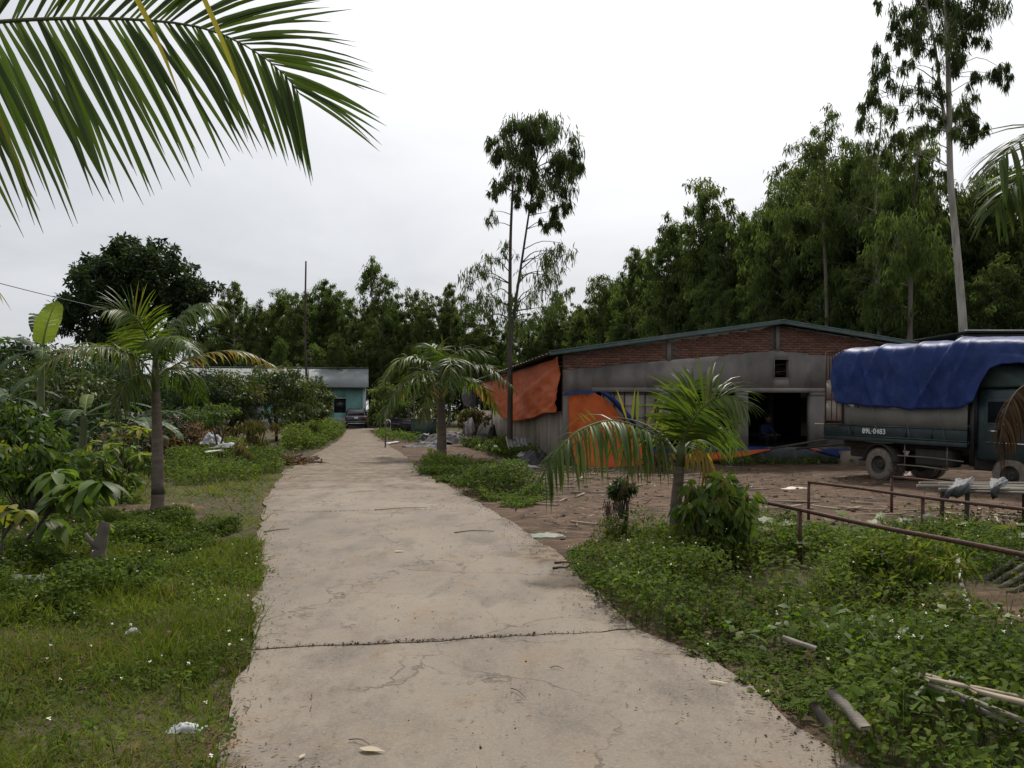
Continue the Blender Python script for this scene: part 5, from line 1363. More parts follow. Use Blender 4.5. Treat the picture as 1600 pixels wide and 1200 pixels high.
def make_shrubs():
    S = shrub
    S('mango_shrub', 'big mango shrub with glossy pale new leaves in front of the teal house', at(432, 690), 3.8, 2.0, 56, 80, .24, .075, 'mango_leaf', 1, .22, var0=.5)
    S('mango_shrub', 'darker mango shrub nearest the lane, hiding the left end of the teal wall', at(480, 686), 3.4, 1.4, 42, 80, .24, .075, 'mango_leaf', 2, .2, var0=.42)
    S('mango_shrub', 'mango shrub with reddish tips below the slanting outhouse roof', at(368, 692), 3.5, 1.9, 52, 75, .22, .07, 'mango_leaf', 3, .15, var0=.55)
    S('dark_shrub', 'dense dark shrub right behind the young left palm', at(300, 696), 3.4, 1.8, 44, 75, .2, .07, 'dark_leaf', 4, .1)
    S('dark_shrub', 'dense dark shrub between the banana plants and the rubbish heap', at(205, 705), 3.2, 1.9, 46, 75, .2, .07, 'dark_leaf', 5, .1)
    S('mango_shrub', 'yellowish mango shrub peeping out between the car and the dark shrub', at(499, 681), 2.4, .85, 22, 70, .24, .075, 'mango_leaf', 6, .2, var0=.78)
    S('dark_shrub', 'bush at the far right of the lane beside the parked car', at(612, 674), 3.6, 1.7, 34, 70, .28, .09, 'forest_leaf', 7, .1, var0=.5)
    S('dark_shrub', 'bush close to the corner column of the teal house', at(594, 672), 2.6, .9, 20, 70, .28, .09, 'forest_leaf', 8, .1, var0=.4)
    S('umbrella_sapling', 'small umbrella-shaped sapling over the white sheets of the rubbish heap', at(340, 724), 1.75, .85, 20, 60, .14, .035, 'broad_leaf', 9, .62, hang=.25, var0=.45, stems=2, flat=.4)
    S('red_sapling', 'sapling with russet drooping young leaves beside the rubbish heap', at(400, 722), 1.45, .75, 16, 34, .22, .05, 'red_leaf', 10, .35, hang=.8, stems=2)
    S('red_sapling', 'low bronze-leaved sapling just in front of the white plastic sheet', at(370, 738), .85, .45, 9, 24, .17, .045, 'mango_leaf', 11, .4, hang=.8, stems=2, var0=.9)
    S('longan_shrub', 'shrub with drooping leaves beside the lane, a pale rag on its stem', at(465, 702), 1.9, .9, 18, 60, .2, .06, 'mango_leaf', 12, .35, hang=.6, stems=2, var0=.4)
    S('croton_bush', 'small bush with reddish top and yellow-green sides against the shed wall', at(742, 697), 1.75, .75, 20, 55, .15, .06, 'red_leaf', 13, .35, var0=.62, stems=3)
    S('broad_shrub', 'bushy dark green shrub at the left edge of the view under the banana plants', at(38, 770), 1.75, .95, 26, 60, .17, .085, 'broad_leaf', 14, .15, var0=.35, hang=.5)
    S('broad_shrub', 'leafy shrub with large drooping leaves touching the right foreground palm', at(1122, 885), .98, .46, 46, 30, .13, .05, 'broad_leaf', 15, .0, hang=.55, var0=.55, stems=4, low=.4)
    S('weedy_bush', 'tangled olive bush beneath the long rusty rail', at(1412, 935), .52, .48, 22, 70, .085, .022, 'weed_leaf', 16, .05, hang=.3, var0=.7, stems=5)
    S('weedy_bush', 'small dark bush before the orange tarpaulin, under the palm crown', at(1035, 738), .5, .45, 12, 60, .09, .03, 'weed_leaf', 17, .05, var0=.2)
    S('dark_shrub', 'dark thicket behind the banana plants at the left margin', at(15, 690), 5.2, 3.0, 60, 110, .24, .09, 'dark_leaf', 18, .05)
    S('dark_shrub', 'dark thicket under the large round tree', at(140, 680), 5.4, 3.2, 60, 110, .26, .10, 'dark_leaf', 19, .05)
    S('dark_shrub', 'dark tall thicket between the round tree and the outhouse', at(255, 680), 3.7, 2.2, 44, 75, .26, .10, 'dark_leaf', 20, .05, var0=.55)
    S('dark_shrub', 'bushy shrub directly behind the lower banana plant on the left', at(95, 716), 2.9, 1.8, 46, 80, .2, .075, 'mango_leaf', 23, .05, var0=.35)
    S('dark_shrub', 'tall shrub at the far left margin, behind the half-hidden banana plant', at(-25, 706), 3.9, 2.2, 50, 80, .22, .08, 'mango_leaf', 24, .05, var0=.3)
    S('dark_shrub', 'tall dark shrub left of the young palm crown, below the round tree', at(165, 702), 3.5, 1.9, 50, 80, .22, .08, 'dark_leaf', 25, .05, var0=.5)
    S('broad_shrub', 'knee-high leafy shrub among the weeds below the yellow-green sapling', at(120, 800), .95, .6, 26, 45, .16, .06, 'broad_leaf', 26, .05, var0=.5, hang=.5)
    S('broad_shrub', 'leafy shrub at the left margin behind the leaning sapling', at(50, 815), 1.1, .7, 30, 45, .17, .065, 'broad_leaf', 27, .05, var0=.42, hang=.5)
    # slim sapling with a dense head and dry roots hanging, right of the lane
    b = at(972, 838)
    r = S('small_tree', 'little leaning tree with a dark tufted head and dry strands hanging from it', b, .74, .15, 16, 60, .085, .02, 'dark_leaf', 22, .38, hang=.2, stems=1, var0=.75)
    r.location = b
    g = Geo(); rg = np.random.default_rng(3)
    for k in range(34):
        p = np.array([-.15 + rg.normal(0, .05), rg.normal(0, .06), .42 + rg.uniform(-.06, .06)]); ln = rg.uniform(.12, .32)
        g.tube([p, p + [rg.normal(0, .02), 0, -ln * .5], p + [rg.normal(0, .03), rg.normal(0, .02), -ln]], .004, 4)
    tag(g.build('dry_strands', M['twig'], r), kind='stuff')
make_shrubs()

def big_leaf(parent, base, d, L_, W_, droop, var, mat='broad_leaf', up=(0, 0, 1), name='leaf'):
    g = Geo(); strips(g, [base], [d], [up], L_, W_, (.12, .6, .95, 1, .85, .55, .06), droop, var, fold=.3)
    return g.build(name, M[mat], parent, True)
def sapling(label, base, stems, leaves, seed, mat='broad_leaf', bm='bark_dark', L_=.3, W_=.09, droop=.9, var=(.5, .2), name='sapling', r=.016):
    """stems: lists of world points; leaves: per stem, how many whorled at its end"""
    rg = np.random.default_rng(seed)
    root = thing(name, label, 'sapling', base)
    b = np.array(base)
    for st, nl in zip(stems, leaves):
        p = smooth_path(np.array(st) - b, 16)
        Geo().tube(p, np.linspace(r, r * .35, 16), 7).build('stem', M[bm], root, True)
        for k in range(nl):
            q = p[-1] - (p[-1] - p[-4]) * (rg.random() * 1.2)
            az = k * 2.4 + rg.normal(0, .3); el = rg.uniform(-.1, .6)
            big_leaf(root, q, (math.cos(az) * math.cos(el), math.sin(az) * math.cos(el), math.sin(el)), L_ * rg.uniform(.7, 1.15), W_ * rg.uniform(.8, 1.15), droop * rg.uniform(.6, 1.4), float(np.clip(rg.normal(*var), 0, 1)), mat)
    return root
def make_saplings():
    b = G(8, 880); Y = b[1]
    sapling('leaning sapling with large drooping glossy leaves at the left edge of the grass', b,
            [[b, P(40, 845, Y), P(85, 790, Y), P(118, 752, Y)], [P(85, 790, Y), P(120, 768, Y - .2), P(160, 752, Y - .3)], [P(100, 770, Y), P(95, 755, Y + .2), P(85, 735, Y + .3)], [P(40, 845, Y), P(60, 820, Y + .1), P(78, 812, Y + .2)]], [20, 18, 14, 7], 71, L_=.40, W_=.125, var=(.55, .2), r=.022)
    b = G(2, 905); Y = b[1]
    sapling('yellowing sapling at the very left edge, in front of the leaning one', b, [[b, P(4, 840, Y), P(12, 790, Y)], [P(4, 840, Y), P(25, 810, Y), P(38, 795, Y)]], [8, 6], 72, L_=.26, W_=.1, var=(.92, .08))
    b = G(150, 880); Y = b[1]
    sapling('small thin sapling beside the grey stump in the left grass', b, [[b, P(138, 830, Y), P(131, 800, Y), P(124, 782, Y)], [P(138, 840, Y), P(150, 828, Y), P(162, 818, Y)]], [7, 5], 73, L_=.2, W_=.055, var=(.7, .2), r=.01)
    b = G(190, 790); Y = b[1]
    sapling('sapling with bright yellow-green layered leaves left of the young palm trunk', b, [[b, P(192, 730, Y), P(195, 680, Y), P(205, 655, Y)], [P(195, 690, Y), P(178, 668, Y), P(168, 660, Y)], [P(195, 690, Y), P(212, 676, Y), P(222, 668, Y)], [P(192, 730, Y), P(175, 700, Y + .2), P(160, 690, Y + .3)], [P(192, 740, Y), P(215, 715, Y + .2), P(226, 708, Y + .3)]], [9, 9, 9, 8, 8], 74, 'yellow_leaf', L_=.3, W_=.095, droop=.5, var=(.45, .25))
    # lower green leaves round it
    shrub('broad_shrub', 'leafy green undergrowth shrub around the foot of the yellow-green sapling', G(178, 775), .95, .75, 20, 45, .17, .06, 'broad_leaf', 75, .1, var0=.5)
    # straggly young plant on the verge
    b = G(778, 745); Y = b[1]
    sapling('straggly thin sapling in the weeds at the bend of the lane', b, [[b, P(776, 715, Y), P(772, 690, Y)], [P(776, 715, Y), P(760, 705, Y), P(748, 692, Y)]], [8, 6], 76, L_=.2, W_=.06, var=(.4, .2), r=.018)
make_saplings()

def pumpkin(label, base, n, spread, seed, L_=.17):
    rg = np.random.default_rng(seed); root = thing('gourd_vine', label, 'vine', base)
    for k in range(n):
        p = np.array([rg.normal(0, spread[0]), rg.normal(0, spread[1]), 0]); h = rg.uniform(.12, .34)
        Geo().tube([p, p + [0, 0, h * .6], p + [rg.normal(0, .03), rg.normal(0, .03), h]], .005, 5).build('stalk', M['green_stem'], root)
        az = rg.uniform(0, 6.28)
        g = Geo(); s = L_ * rg.uniform(.6, 1.15); m = 12
        th = np.linspace(0, 2 * PI, m, endpoint=False); rad = s * .5 * (1 + .16 * np.cos(5 * th)) * (1 - .35 * np.exp(-((th - PI) / .35) ** 2))
        v = np.stack([np.cos(th) * rad, np.sin(th) * rad, -.18 * rad + .02 * np.cos(5 * th) * s], 1)
        tl = Matrix.Rotation(rg.normal(.1, .3), 3, 'X') @ Matrix.Rotation(rg.normal(0, .3), 3, 'Y') @ Matrix.Rotation(az, 3, 'Z')
        v = np.vstack([[0, 0, 0], v]) @ np.array(tl).T + p + [0, 0, h]
        g.add(v, [(0, 1 + i, 1 + (i + 1) % m) for i in range(m)], float(np.clip(rg.normal(.55, .18), 0, 1)))
        g.build('leaf', M['broad_leaf'], root, True)
pumpkin('broad round-leaved vine sprawling between the two front rusty rails', np.array([4.15, 9.6, 0]), 46, (.55, .55), 81)
pumpkin('round-leaved vine climbing at the right margin below the scrap table', np.array([5.25, 9.1, .05]), 34, (.45, .5), 82)
pumpkin('round-leaved vine beside the first rusty post', np.array([3.0, 9.6, 0]), 18, (.3, .4), 83)

# banana plants
def banana(label, base, H, leaves, seed):
    rg = np.random.default_rng(seed)
    root = thing('banana_plant', label, 'banana plant', base)
    Geo().tube(smooth_path([(0, 0, -.05), (.02, 0, H * .5), (.05, 0, H)], 12), np.linspace(.12, .06, 12), 10).build('stem', M['green_stem'], root, True)
    for az, el, L_, W_, bend, var, torn in leaves:
        p = np.array(arc((.05, 0, H * .97), R(az), R(el), L_, bend, 14)); t = np.linspace(0, 1, 14)
        tan = unit(np.gradient(p, axis=0)); side = unit(np.cross(tan, [math.sin(R(az)) * .001 + .0, 0, 1.0]) + 1e-9)
        if el > 70: side = np.broadcast_to(unit(np.array([1., .35, 0])), side.shape)
        nrm = np.cross(side, tan)
        Wd = W_ * .5 * np.interp(t, [0, .14, .22, .6, .9, 1], [.04, .06, .8, 1, .7, .05])
        lf = Geo().tube(p, np.linspace(.024, .005, 14), 6).build('leaf', M['green_stem'], root, True)
        g = Geo()
        for s in (-1, 1):
            for i in range(2, 13):
                tn = torn if torn > .1 else 0; a, b = p[i], p[i + 1] + (p[i] - p[i + 1]) * (tn * .35 * rg.random())
                dr = .12 + .25 * torn * rg.random()
                e0 = p[i] + side[i] * s * Wd[i] + nrm[i] * Wd[i] * (.25 - dr) + tan[i] * .05 - np.array([0, 0, torn * .3 * Wd[i] * rg.random()])
                e1 = b + side[i] * s * Wd[min(i + 1, 13)] + nrm[i] * Wd[i] * (.25 - dr) + tan[i] * .05 - np.array([0, 0, torn * .3 * Wd[i] * rg.random()])
                m0, m1 = (a + e0) / 2 + nrm[i] * Wd[i] * .12, (b + e1) / 2 + nrm[i] * Wd[i] * .12
                g.add([a, b, m1, m0, e1, e0], [(0, 1, 2, 3), (3, 2, 4, 5)], np.clip(var + rg.normal(0, .05), 0, 1))
        g.build('blade', M['banana_leaf'], lf, True)
def make_bananas():
    b = G(62, 745); banana('banana plant with one tall sunlit upright leaf on the left', b, 3.0, [(20, 84, 1.35, .58, .45, .98, .12), (-75, 45, 1.7, .5, 1.5, .3, .5), (-40, 75, 1.45, .4, 1.0, .3, .9), (-100, 20, 1.6, .45, 1.2, .25, .6), (80, 25, 1.3, .42, 1.6, .35, .6), (150, 30, 1.3, .4, 1.6, .3, .6), (-150, 10, 1.2, .4, 1.4, .3, .6)], 91)
    b = G(128, 752); banana('lower banana plant with a folded yellow leaf, in the middle of the left thicket', b, 1.5, [(-20, 55, .95, .3, .9, .8, .3), (75, 35, 1.7, .42, 1.3, .3, .3), (95, 12, 1.6, .4, .9, .5, .4), (-70, 30, 1.2, .38, 1.5, .3, .5), (170, 30, 1.2, .38, 1.5, .35, .5), (40, 40, 1.4, .4, 1.4, .3, .5), (-120, 5, 1.0, .36, 1.2, .3, .6)], 92)
    b = G(10, 730); banana('banana plant half outside the left edge of the view', b, 1.9, [(70, 40, 1.4, .45, 1.4, .3, .5), (100, 15, 1.4, .42, 1.3, .3, .5), (-60, 45, 1.5, .45, 1.4, .3, .5), (160, 30, 1.4, .45, 1.4, .3, .5), (20, 60, 1.4, .45, 1.0, .4, .4)], 93)
    b = G(210, 735); banana('banana plant hidden behind the trunk of the young left palm', b, 1.35, [(60, 35, 1.5, .42, 1.4, .3, .4), (100, 10, 1.5, .42, 1.2, .3, .4), (-60, 40, 1.4, .42, 1.4, .35, .5), (140, 20, 1.4, .4, 1.3, .3, .5), (-110, 15, 1.3, .4, 1.3, .3, .5)], 94)
make_bananas()

# ------------------------------------------------------------------ ground cover
def in_poly(x, y, poly):
    c = np.zeros(len(x), bool); j = len(poly) - 1
    for i in range(len(poly)):
        xi, yi = poly[i]; xj, yj = poly[j]
        c ^= ((yi > y) != (yj > y)) & (x < (xj - xi) * (y - yi) / (yj - yi + 1e-12) + xi)
        j = i
    return c
def scatter(poly, n, rg, rag=.0):
    p = np.array(poly); lo, hi = p.min(0), p.max(0)
    x = rg.uniform(lo[0], hi[0], n * 3); y = rg.uniform(lo[1], hi[1], n * 3)
    jx = x + rag * (fbm(x * 2.2, y * 2.2) - .5) * 2; jy = y + rag * (fbm(x * 2.2 + 40, y * 2.2) - .5) * 2
    k = in_poly(jx, jy, poly)
    return x[k][:n], y[k][:n]
def weeds(name, label, poly, n, h0, h1, L_, W_, mat, seed, rag=.25, lump=1.1, var0=.45, flowers=0, mask=None, hang=0., lo_=.34, wd_=.34):
    rg = np.random.default_rng(seed)
    x, y = scatter(poly, n, rg, rag)
    if mask is not None:
        k = mask(x, y, rg); x, y = x[k], y[k]
    hl = fbm(x * lump + seed, y * lump - seed, 0, 4)
    h = h0 + (h1 - h0) * np.clip((hl - lo_) / wd_, 0, 1)
    z = h * rg.random(len(x)) ** .55 + ground_z(x, y)
    m = len(x)
    az = rg.uniform(0, 2 * PI, m); el = rg.normal(.15 - hang, .4, m)
    d = np.stack([np.cos(az) * np.cos(el), np.sin(az) * np.cos(el), np.sin(el)], 1)
    up = np.array([0, 0, 1.]) + rg.normal(0, .35, (m, 3))
    var = np.clip(var0 + .5 * (fbm(x * .9 + 5, y * .9, 0, 3) - .5) + rg.normal(0, .16, m), 0, 1)
    s = rg.uniform(.6, 1.25, m)
    g = Geo(); strips(g, np.stack([x, y, z], 1), d, up, L_ * s * 1.06, W_ * s * 1.1, PRO_LEAF3, .35, var)
    # stems
    k = rg.random(m) < .12
    xs, ys, zs = x[k], y[k], z[k]
    strips(g, np.stack([xs, ys, ground_z(xs, ys)], 1), np.stack([rg.normal(0, .15, k.sum()), rg.normal(0, .15, k.sum()), np.ones(k.sum())], 1), rg.normal(size=(k.sum(), 3)), zs + .02, .006, (1, .4), 0, .15)
    o = tag(g.build(name, M[mat]), label, 'weeds', kind='stuff')
    if flowers:
        i = rg.choice(m, min(flowers, m), replace=False)
        fx, fy = x[i], y[i]; fz = ground_z(fx, fy) + h[i] * rg.uniform(.9, 1.2, len(i)) + .03
        f = Geo()
        for k5 in range(5):
            a = k5 * 2 * PI / 5 + rg.uniform(0, 6, len(i)) * .0
            dd = np.stack([np.cos(a + fx * 50), np.sin(a + fx * 50), np.full(len(i), .25)], 1)
            dd[:, 2] += (np.sin(fx * 91 + k5 * 2.2) * .7)
            strips(f, np.stack([fx, fy, fz], 1), dd, np.broadcast_to([0, 0, 1.], (len(i), 3)), .011, .009, (.4, 1, .6), .1, .5)
        tag(f.build('white_flowers', M['petal']), 'tiny white blossoms over ' + label.split(',')[0], 'flowers', kind='stuff')
    return o
def grass(name, label, poly, n, L_, seed, rag=.2, W_=.007, mask=None, var0=.5, lump=.9, bent=True):
    rg = np.random.default_rng(seed)
    x, y = scatter(poly, n, rg, rag)
    if mask is not None:
        k = mask(x, y, rg); x, y = x[k], y[k]
    m = len(x); z = ground_z(x, y)
    az = rg.uniform(0, 2 * PI, m); el = rg.uniform(.35, 1.5, m)
    d = np.stack([np.cos(az) * np.cos(el), np.sin(az) * np.cos(el), np.sin(el)], 1)
    hl = np.clip((fbm(x * lump, y * lump, 0, 4) - .25) / .5, .38, 1.2)
    dist = np.clip(y / 5.0, 1, 3)
    var = np.clip(var0 + .9 * (fbm(x * .8 + 9, y * .8, 0, 4) - .5) + rg.normal(0, .15, m), 0, 1)
    dry = rg.random(m) < .10 + .25 * (fbm(x * 1.4 + 31, y * 1.4, 0, 3) > .58); var = np.where(dry, rg.uniform(.86, 1, m), var * .9)
    g = Geo(); strips(g, np.stack([x, y, z - .01], 1), d, rg.normal(size=(m, 3)), L_ * hl * rg.uniform(.5, 1.3, m), W_ * dist * rg.uniform(.7, 1.3, m), PRO_BLADE if bent else PRO_BLADE2, .45, var)
    return tag(g.build(name, M[mat_g]), label, 'grass', kind='stuff')
mat_g = 'grass_blade'
def make_cover():
    rp = [tuple(G(*p)[:2]) for p in [(1345, 1200), (1225, 1115), (1110, 1030), (1005, 985), (930, 935), (885, 880), (895, 862), (955, 832)]]
    main = [(3.4, 2.2), (1.9, 2.4)] + rp + [(2.3, 10.8), (3.4, 11.2), (4.5, 10.9), (6.5, 10.5), (7.5, 8.5), (7.0, 4.0), (5.0, 2.2)]
    def keep(x, y, rg):
        pt = np.exp(-(((x - 4.1) / .55) ** 2 + ((y - 7.0) / .75) ** 2)) + np.exp(-(((x - 3.75) / .35) ** 2 + ((y - 6.2) / .3) ** 2)) + .75 * np.exp(-(((x - 3.75) / .4) ** 2 + ((y - 6.6) / .6) ** 2)) + .8 * np.exp(-(((x - 2.88) / .3) ** 2 + ((y - 8.15) / .4) ** 2))
        thin = fbm(x * .9 + 2, y * .9 + 3) > .33
        return (rg.random(len(x)) > pt * 1.4) & (thin | (rg.random(len(x)) < .35))
    near = [p for p in main]
    weeds('verge_weeds', 'dense leafy weeds covering the right foreground verge, dotted with blossoms', main, 88000, .03, .37, .046, .024, 'weed_leaf', 101, .22, 1.25, .5, 320, keep, lo_=.40, wd_=.22)
    weeds('verge_weeds', 'taller leafy weed clumps standing out of the right foreground verge', main, 26000, .10, .40, .062, .028, 'weed_leaf', 102, .2, 1.5, .42, 0, lambda x, y, rg: (fbm(x * 1.3 + 7, y * 1.3, 0, 3) > .56) & keep(x, y, rg))
    weeds('broad_weeds', 'patches of broader yellow-green leaves among the right foreground weeds', main, 9000, .08, .32, .075, .042, 'broad_leaf', 121, .2, 1.0, .62, 0, lambda x, y, rg: (fbm(x * .9 + 27, y * .9 + 4, 0, 3) > .56) & keep(x, y, rg))
    rg = np.random.default_rng(122); x, y = scatter(main, 900, rg, .2); n = len(x); g = Geo()
    strips(g, np.stack([x, y, ground_z(x, y)], 1), np.stack([rg.normal(0, .35, n), rg.normal(0, .35, n), np.ones(n)], 1), rg.normal(size=(n, 3)), rg.uniform(.1, .42, n), .004, (1, .9, .7, .4), .25, rg.random(n))
    tag(g.build('dead_stalks', M['dry_leaf']), 'dead brown stalks poking out of the right foreground weeds', 'stalks', kind='stuff')
    grass('verge_grass', 'thin grass between the weeds of the right foreground verge', main, 22000, .26, 103, .15, bent=False)
    mid = [tuple(G(*p)[:2]) for p in [(656, 744), (672, 725), (720, 722), (775, 738), (822, 766), (872, 784), (838, 794), (785, 790), (712, 764)]]
    weeds('bend_weeds', 'low weed patch at the bend of the lane round the centre palm', mid, 18000, .08, .5, .075, .035, 'weed_leaf', 104, .5, .8, .4, 40)
    sw = [tuple(shed_front(u, y)[:2]) for u, y in [(-.2, 1.5), (-1.1, 3), (-1.5, 8), (-1.8, 14), (-.2, 15)]]
    weeds('wall_weeds', 'weeds along the foot of the tan shed wall, under the orange tarpaulin', sw, 6000, .15, .55, .12, .06, 'weed_leaf', 105, .4, .8, .42)
    lm = [tuple(G(*p)[:2]) for p in [(245, 752), (300, 762), (380, 756), (430, 742), (448, 730), (420, 712), (360, 700), (280, 705)]]
    weeds('heap_weeds', 'thick green weeds in front of the rubbish heap', lm, 18000, .15, .58, .08, .042, 'weed_leaf', 106, .5, .55, .5, 60)
    ln = [tuple(G(*p)[:2]) for p in [(455, 716), (500, 700), (527, 687), (536, 676), (505, 674), (470, 682), (440, 695)]]
    weeds('lane_weeds', 'tall green weeds along the left side of the lane before the car', ln, 15000, .4, 1.1, .16, .07, 'weed_leaf', 107, .5, .4, .52)
    rn = [tuple(G(*p)[:2]) for p in [(585, 680), (600, 690), (640, 694), (690, 686), (690, 676), (600, 674)]]
    weeds('far_weeds', 'sparse weeds around the black tank right of the far lane', rn, 4500, .1, .5, .16, .08, 'weed_leaf', 108, .8, .4, .5)
    pl = [tuple(shed_front(u, y)[:2]) for u, y in [(4.5, -.9), (9.5, -.9), (9.5, -.1), (4.5, -.1)]]
    weeds('plinth_weeds', 'low weeds at the foot of the dark plinth of the brick shed', pl, 700, .03, .22, .10, .04, 'weed_leaf', 112, .3, .9, .5)
    lv = [(-.9, 1.6)] + [tuple(p) for p in LEFT[2:9]] + [(-7.5, 24), (-14, 24), (-14, 10), (-8, 4), (-4, 1.6)]
    lawn = [(x - .02, y) for x, y in lv]
    gm = lambda x, y, rg: rg.random(len(x)) > bare(x, y) * .92
    nearl = [(-.95, 1.6)] + [(p[0] + .08, p[1]) for p in LEFT[2:8]] + [(-8.0, 10.2), (-5.6, 6), (-3.4, 3), (-2.2, 1.6)]
    grass('lawn_grass', 'short rough grass beside the left edge of the lane, in the foreground', nearl, 120000, .20, 109, .16, .0076, gm, lump=1.7)
    grass('lawn_grass', 'grass farther along the left edge, up to the rubbish heap', [(-2.75, 9.0), (LEFT[7][0] + .05, 10), (LEFT[8][0] + .05, 14.9), (-5.9, 22), (-14, 22), (-14, 9)], 80000, .30, 110, .25, .010, gm, bent=False)
    clv = [(-.95, 1.6)] + [(p[0] + .05, p[1]) for p in LEFT[2:8]] + [(-8.0, 10.2), (-5.6, 6), (-3.4, 3), (-2.2, 1.6)]
    weeds('lawn_weeds', 'clover-like low weeds with white blossoms in the left foreground grass', clv, 36000, .02, .13, .030, .017, 'weed_leaf', 111, .12, 1.2, .5, 150, lambda x, y, rg: (fbm(x * 1.1 + 3, y * 1.1, 0, 3) > .42))
    weeds('lawn_clumps', 'scattered taller weed clumps dotted through the left foreground grass', clv, 20000, .05, .20, .045, .02, 'weed_leaf', 131, .12, 2.2, .55, 25, lambda x, y, rg: fbm(x * 2.1 + 13, y * 2.1, 0, 3) > .60)
    tall = [tuple(G(*p)[:2]) for p in [(-60, 900), (-60, 1000), (90, 985), (250, 930), (270, 880), (330, 830), (230, 800), (120, 815)]]
    weeds('tall_weeds', 'taller dark weeds round the leaning saplings on the left', tall, 28000, .02, .27, .052, .025, 'weed_leaf', 113, .9, 1.6, .42, 40)
    tf = [tuple(G(*p)[:2]) for p in [(-60, 840), (130, 800), (215, 790), (215, 745), (60, 742), (-80, 750)]]
    weeds('thicket_weeds', 'weeds at the foot of the left thicket', tf, 24000, .1, .5, .08, .035, 'weed_leaf', 114, .3, .8, .45)
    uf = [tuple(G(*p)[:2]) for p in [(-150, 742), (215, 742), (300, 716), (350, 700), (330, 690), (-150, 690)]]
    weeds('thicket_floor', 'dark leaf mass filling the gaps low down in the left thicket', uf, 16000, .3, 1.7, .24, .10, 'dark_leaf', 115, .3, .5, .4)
make_cover()

# ------------------------------------------------------------------ rusty rails
def rail_fence(label, a, b, za, zb, posts, w=.017):
    a, b = np.array(a), np.array(b); d = unit(b - a)
    root = thing('rusty_rail', label, 'railing', (a[0], a[1], 0), math.atan2(d[1], d[0]))
    L_ = np.linalg.norm(b - a); g = Geo(); sl = (zb - za) / L_
    n = 12; t = np.linspace(0, L_, n)
    v = []
    for x in t:
        z = za + sl * x + .006 * math.sin(x * 2.3); y = .01 * math.sin(x * 1.7)
        v += [(x, y - w, z - w), (x, y + w, z - w), (x, y + w, z + w), (x, y - w, z + w)]
    f = [(0, 1, 2, 3), tuple(range((n - 1) * 4, n * 4))[::-1]]
    for i in range(n - 1):
        for j in range(4): f.append((i * 4 + j, i * 4 + (j + 1) % 4, (i + 1) * 4 + (j + 1) % 4, (i + 1) * 4 + j))
    g.add(v, f).build('rail', M['rust'], root)
    for x in posts:
        z = za + sl * x - w - .002
        Geo().prism([(x - w * .9, -.08), (x + w * .9, -.08), (x + w * .9 + .006, z), (x - w * .9 + .006, z)], -w * .9, w * .9).build('post', M['rust'], root)
    return root
rail_fence('longest rusty rail nearest the camera, slanting through the weeds at the right', (2.64, 9.55), (3.75, 5.55), .58, .56, (1.1, 3.9))
rail_fence('middle rusty rail, its corner post standing clear at the edge of the bare yard', (4.24, 11.9), (5.6, 8.0), .56, .55, (.0, 2.05, 3.6))
rail_fence('farthest rusty rail, running in front of the truck wheel to the scrap table', (5.93, 13.0), (6.9, 9.5), .55, .55, (.0, 2.4))

# ------------------------------------------------------------------ poles, wire
def make_pole():
    Y = 46.; b = P(478, 640, Y); b[2] = 0
    root = thing('bare_pole', 'thin dark crooked pole rising above the tree line behind the mango shrubs', 'pole', b)
    Geo().tube(smooth_path([(0, 0, -.1), (.03, 0, 3), (-.05, 0, 6), (.0, 0, EYE + 232 / FPX * Y)], 24), np.linspace(.075, .045, 24), 8).build('shaft', M['bark_dark'], root, True)
    Geo().tube([(0, 0, 2.9), (.12, 0, 3.3), (.13, 0, 3.9)], [.05, .04, .02], 6).build('stub_branch', M['bark_dark'], root)
    a, m, c = P(-160, 395, 20), P(60, 458, 24), P(330, 520, 44)
    tag(Geo().tube(smooth_path([a, m, c], 40), .012, 5).build('overhead_wire', M['black_metal']), 'thin wire sagging across the sky behind the banana leaf', 'wire')
make_pole()

# ------------------------------------------------------------------ heaps, sheets, containers
def rumple(name, label, base, size, mat, seed, cat, n=26, fold=.5, rz=0., parent=None):
    """a crumpled sheet or sack lying in a heap: closed low blob with folds"""
    rg = np.random.default_rng(seed)
    U, V = np.meshgrid(np.linspace(-1, 1, n), np.linspace(-1, 1, n), indexing='ij')
    s = seed * 7.7
    r = np.sqrt(U ** 2 + V ** 2)
    X = size[0] * (U + .25 * (fbm(U * 1.5 + s, V * 1.5) - .5)); Yv = size[1] * (V + .25 * (fbm(U * 1.5, V * 1.5 + s) - .5))
    h = (1 - smoothstep(.2, 1.05, r)) * (.55 + .45 * fbm(U * 2 + s, V * 2)) 
    h = h + fold * (abs(fbm(U * 3.1 + s, V * 3.1 - s) - .5) * 1.6) * (1 - .4 * smoothstep(.5, 1, r)) - .05
    Z = size[2] * h
    g = Geo(); g.grid(np.stack([X, Yv, Z], -1), n, n)
    o = g.build(name, M[mat], parent, True); o.location = base; o.rotation_euler = (0, 0, rz)
    o.modifiers.new('t', 'SOLIDIFY').thickness = .01
    return tag(o, label, cat) if label else o
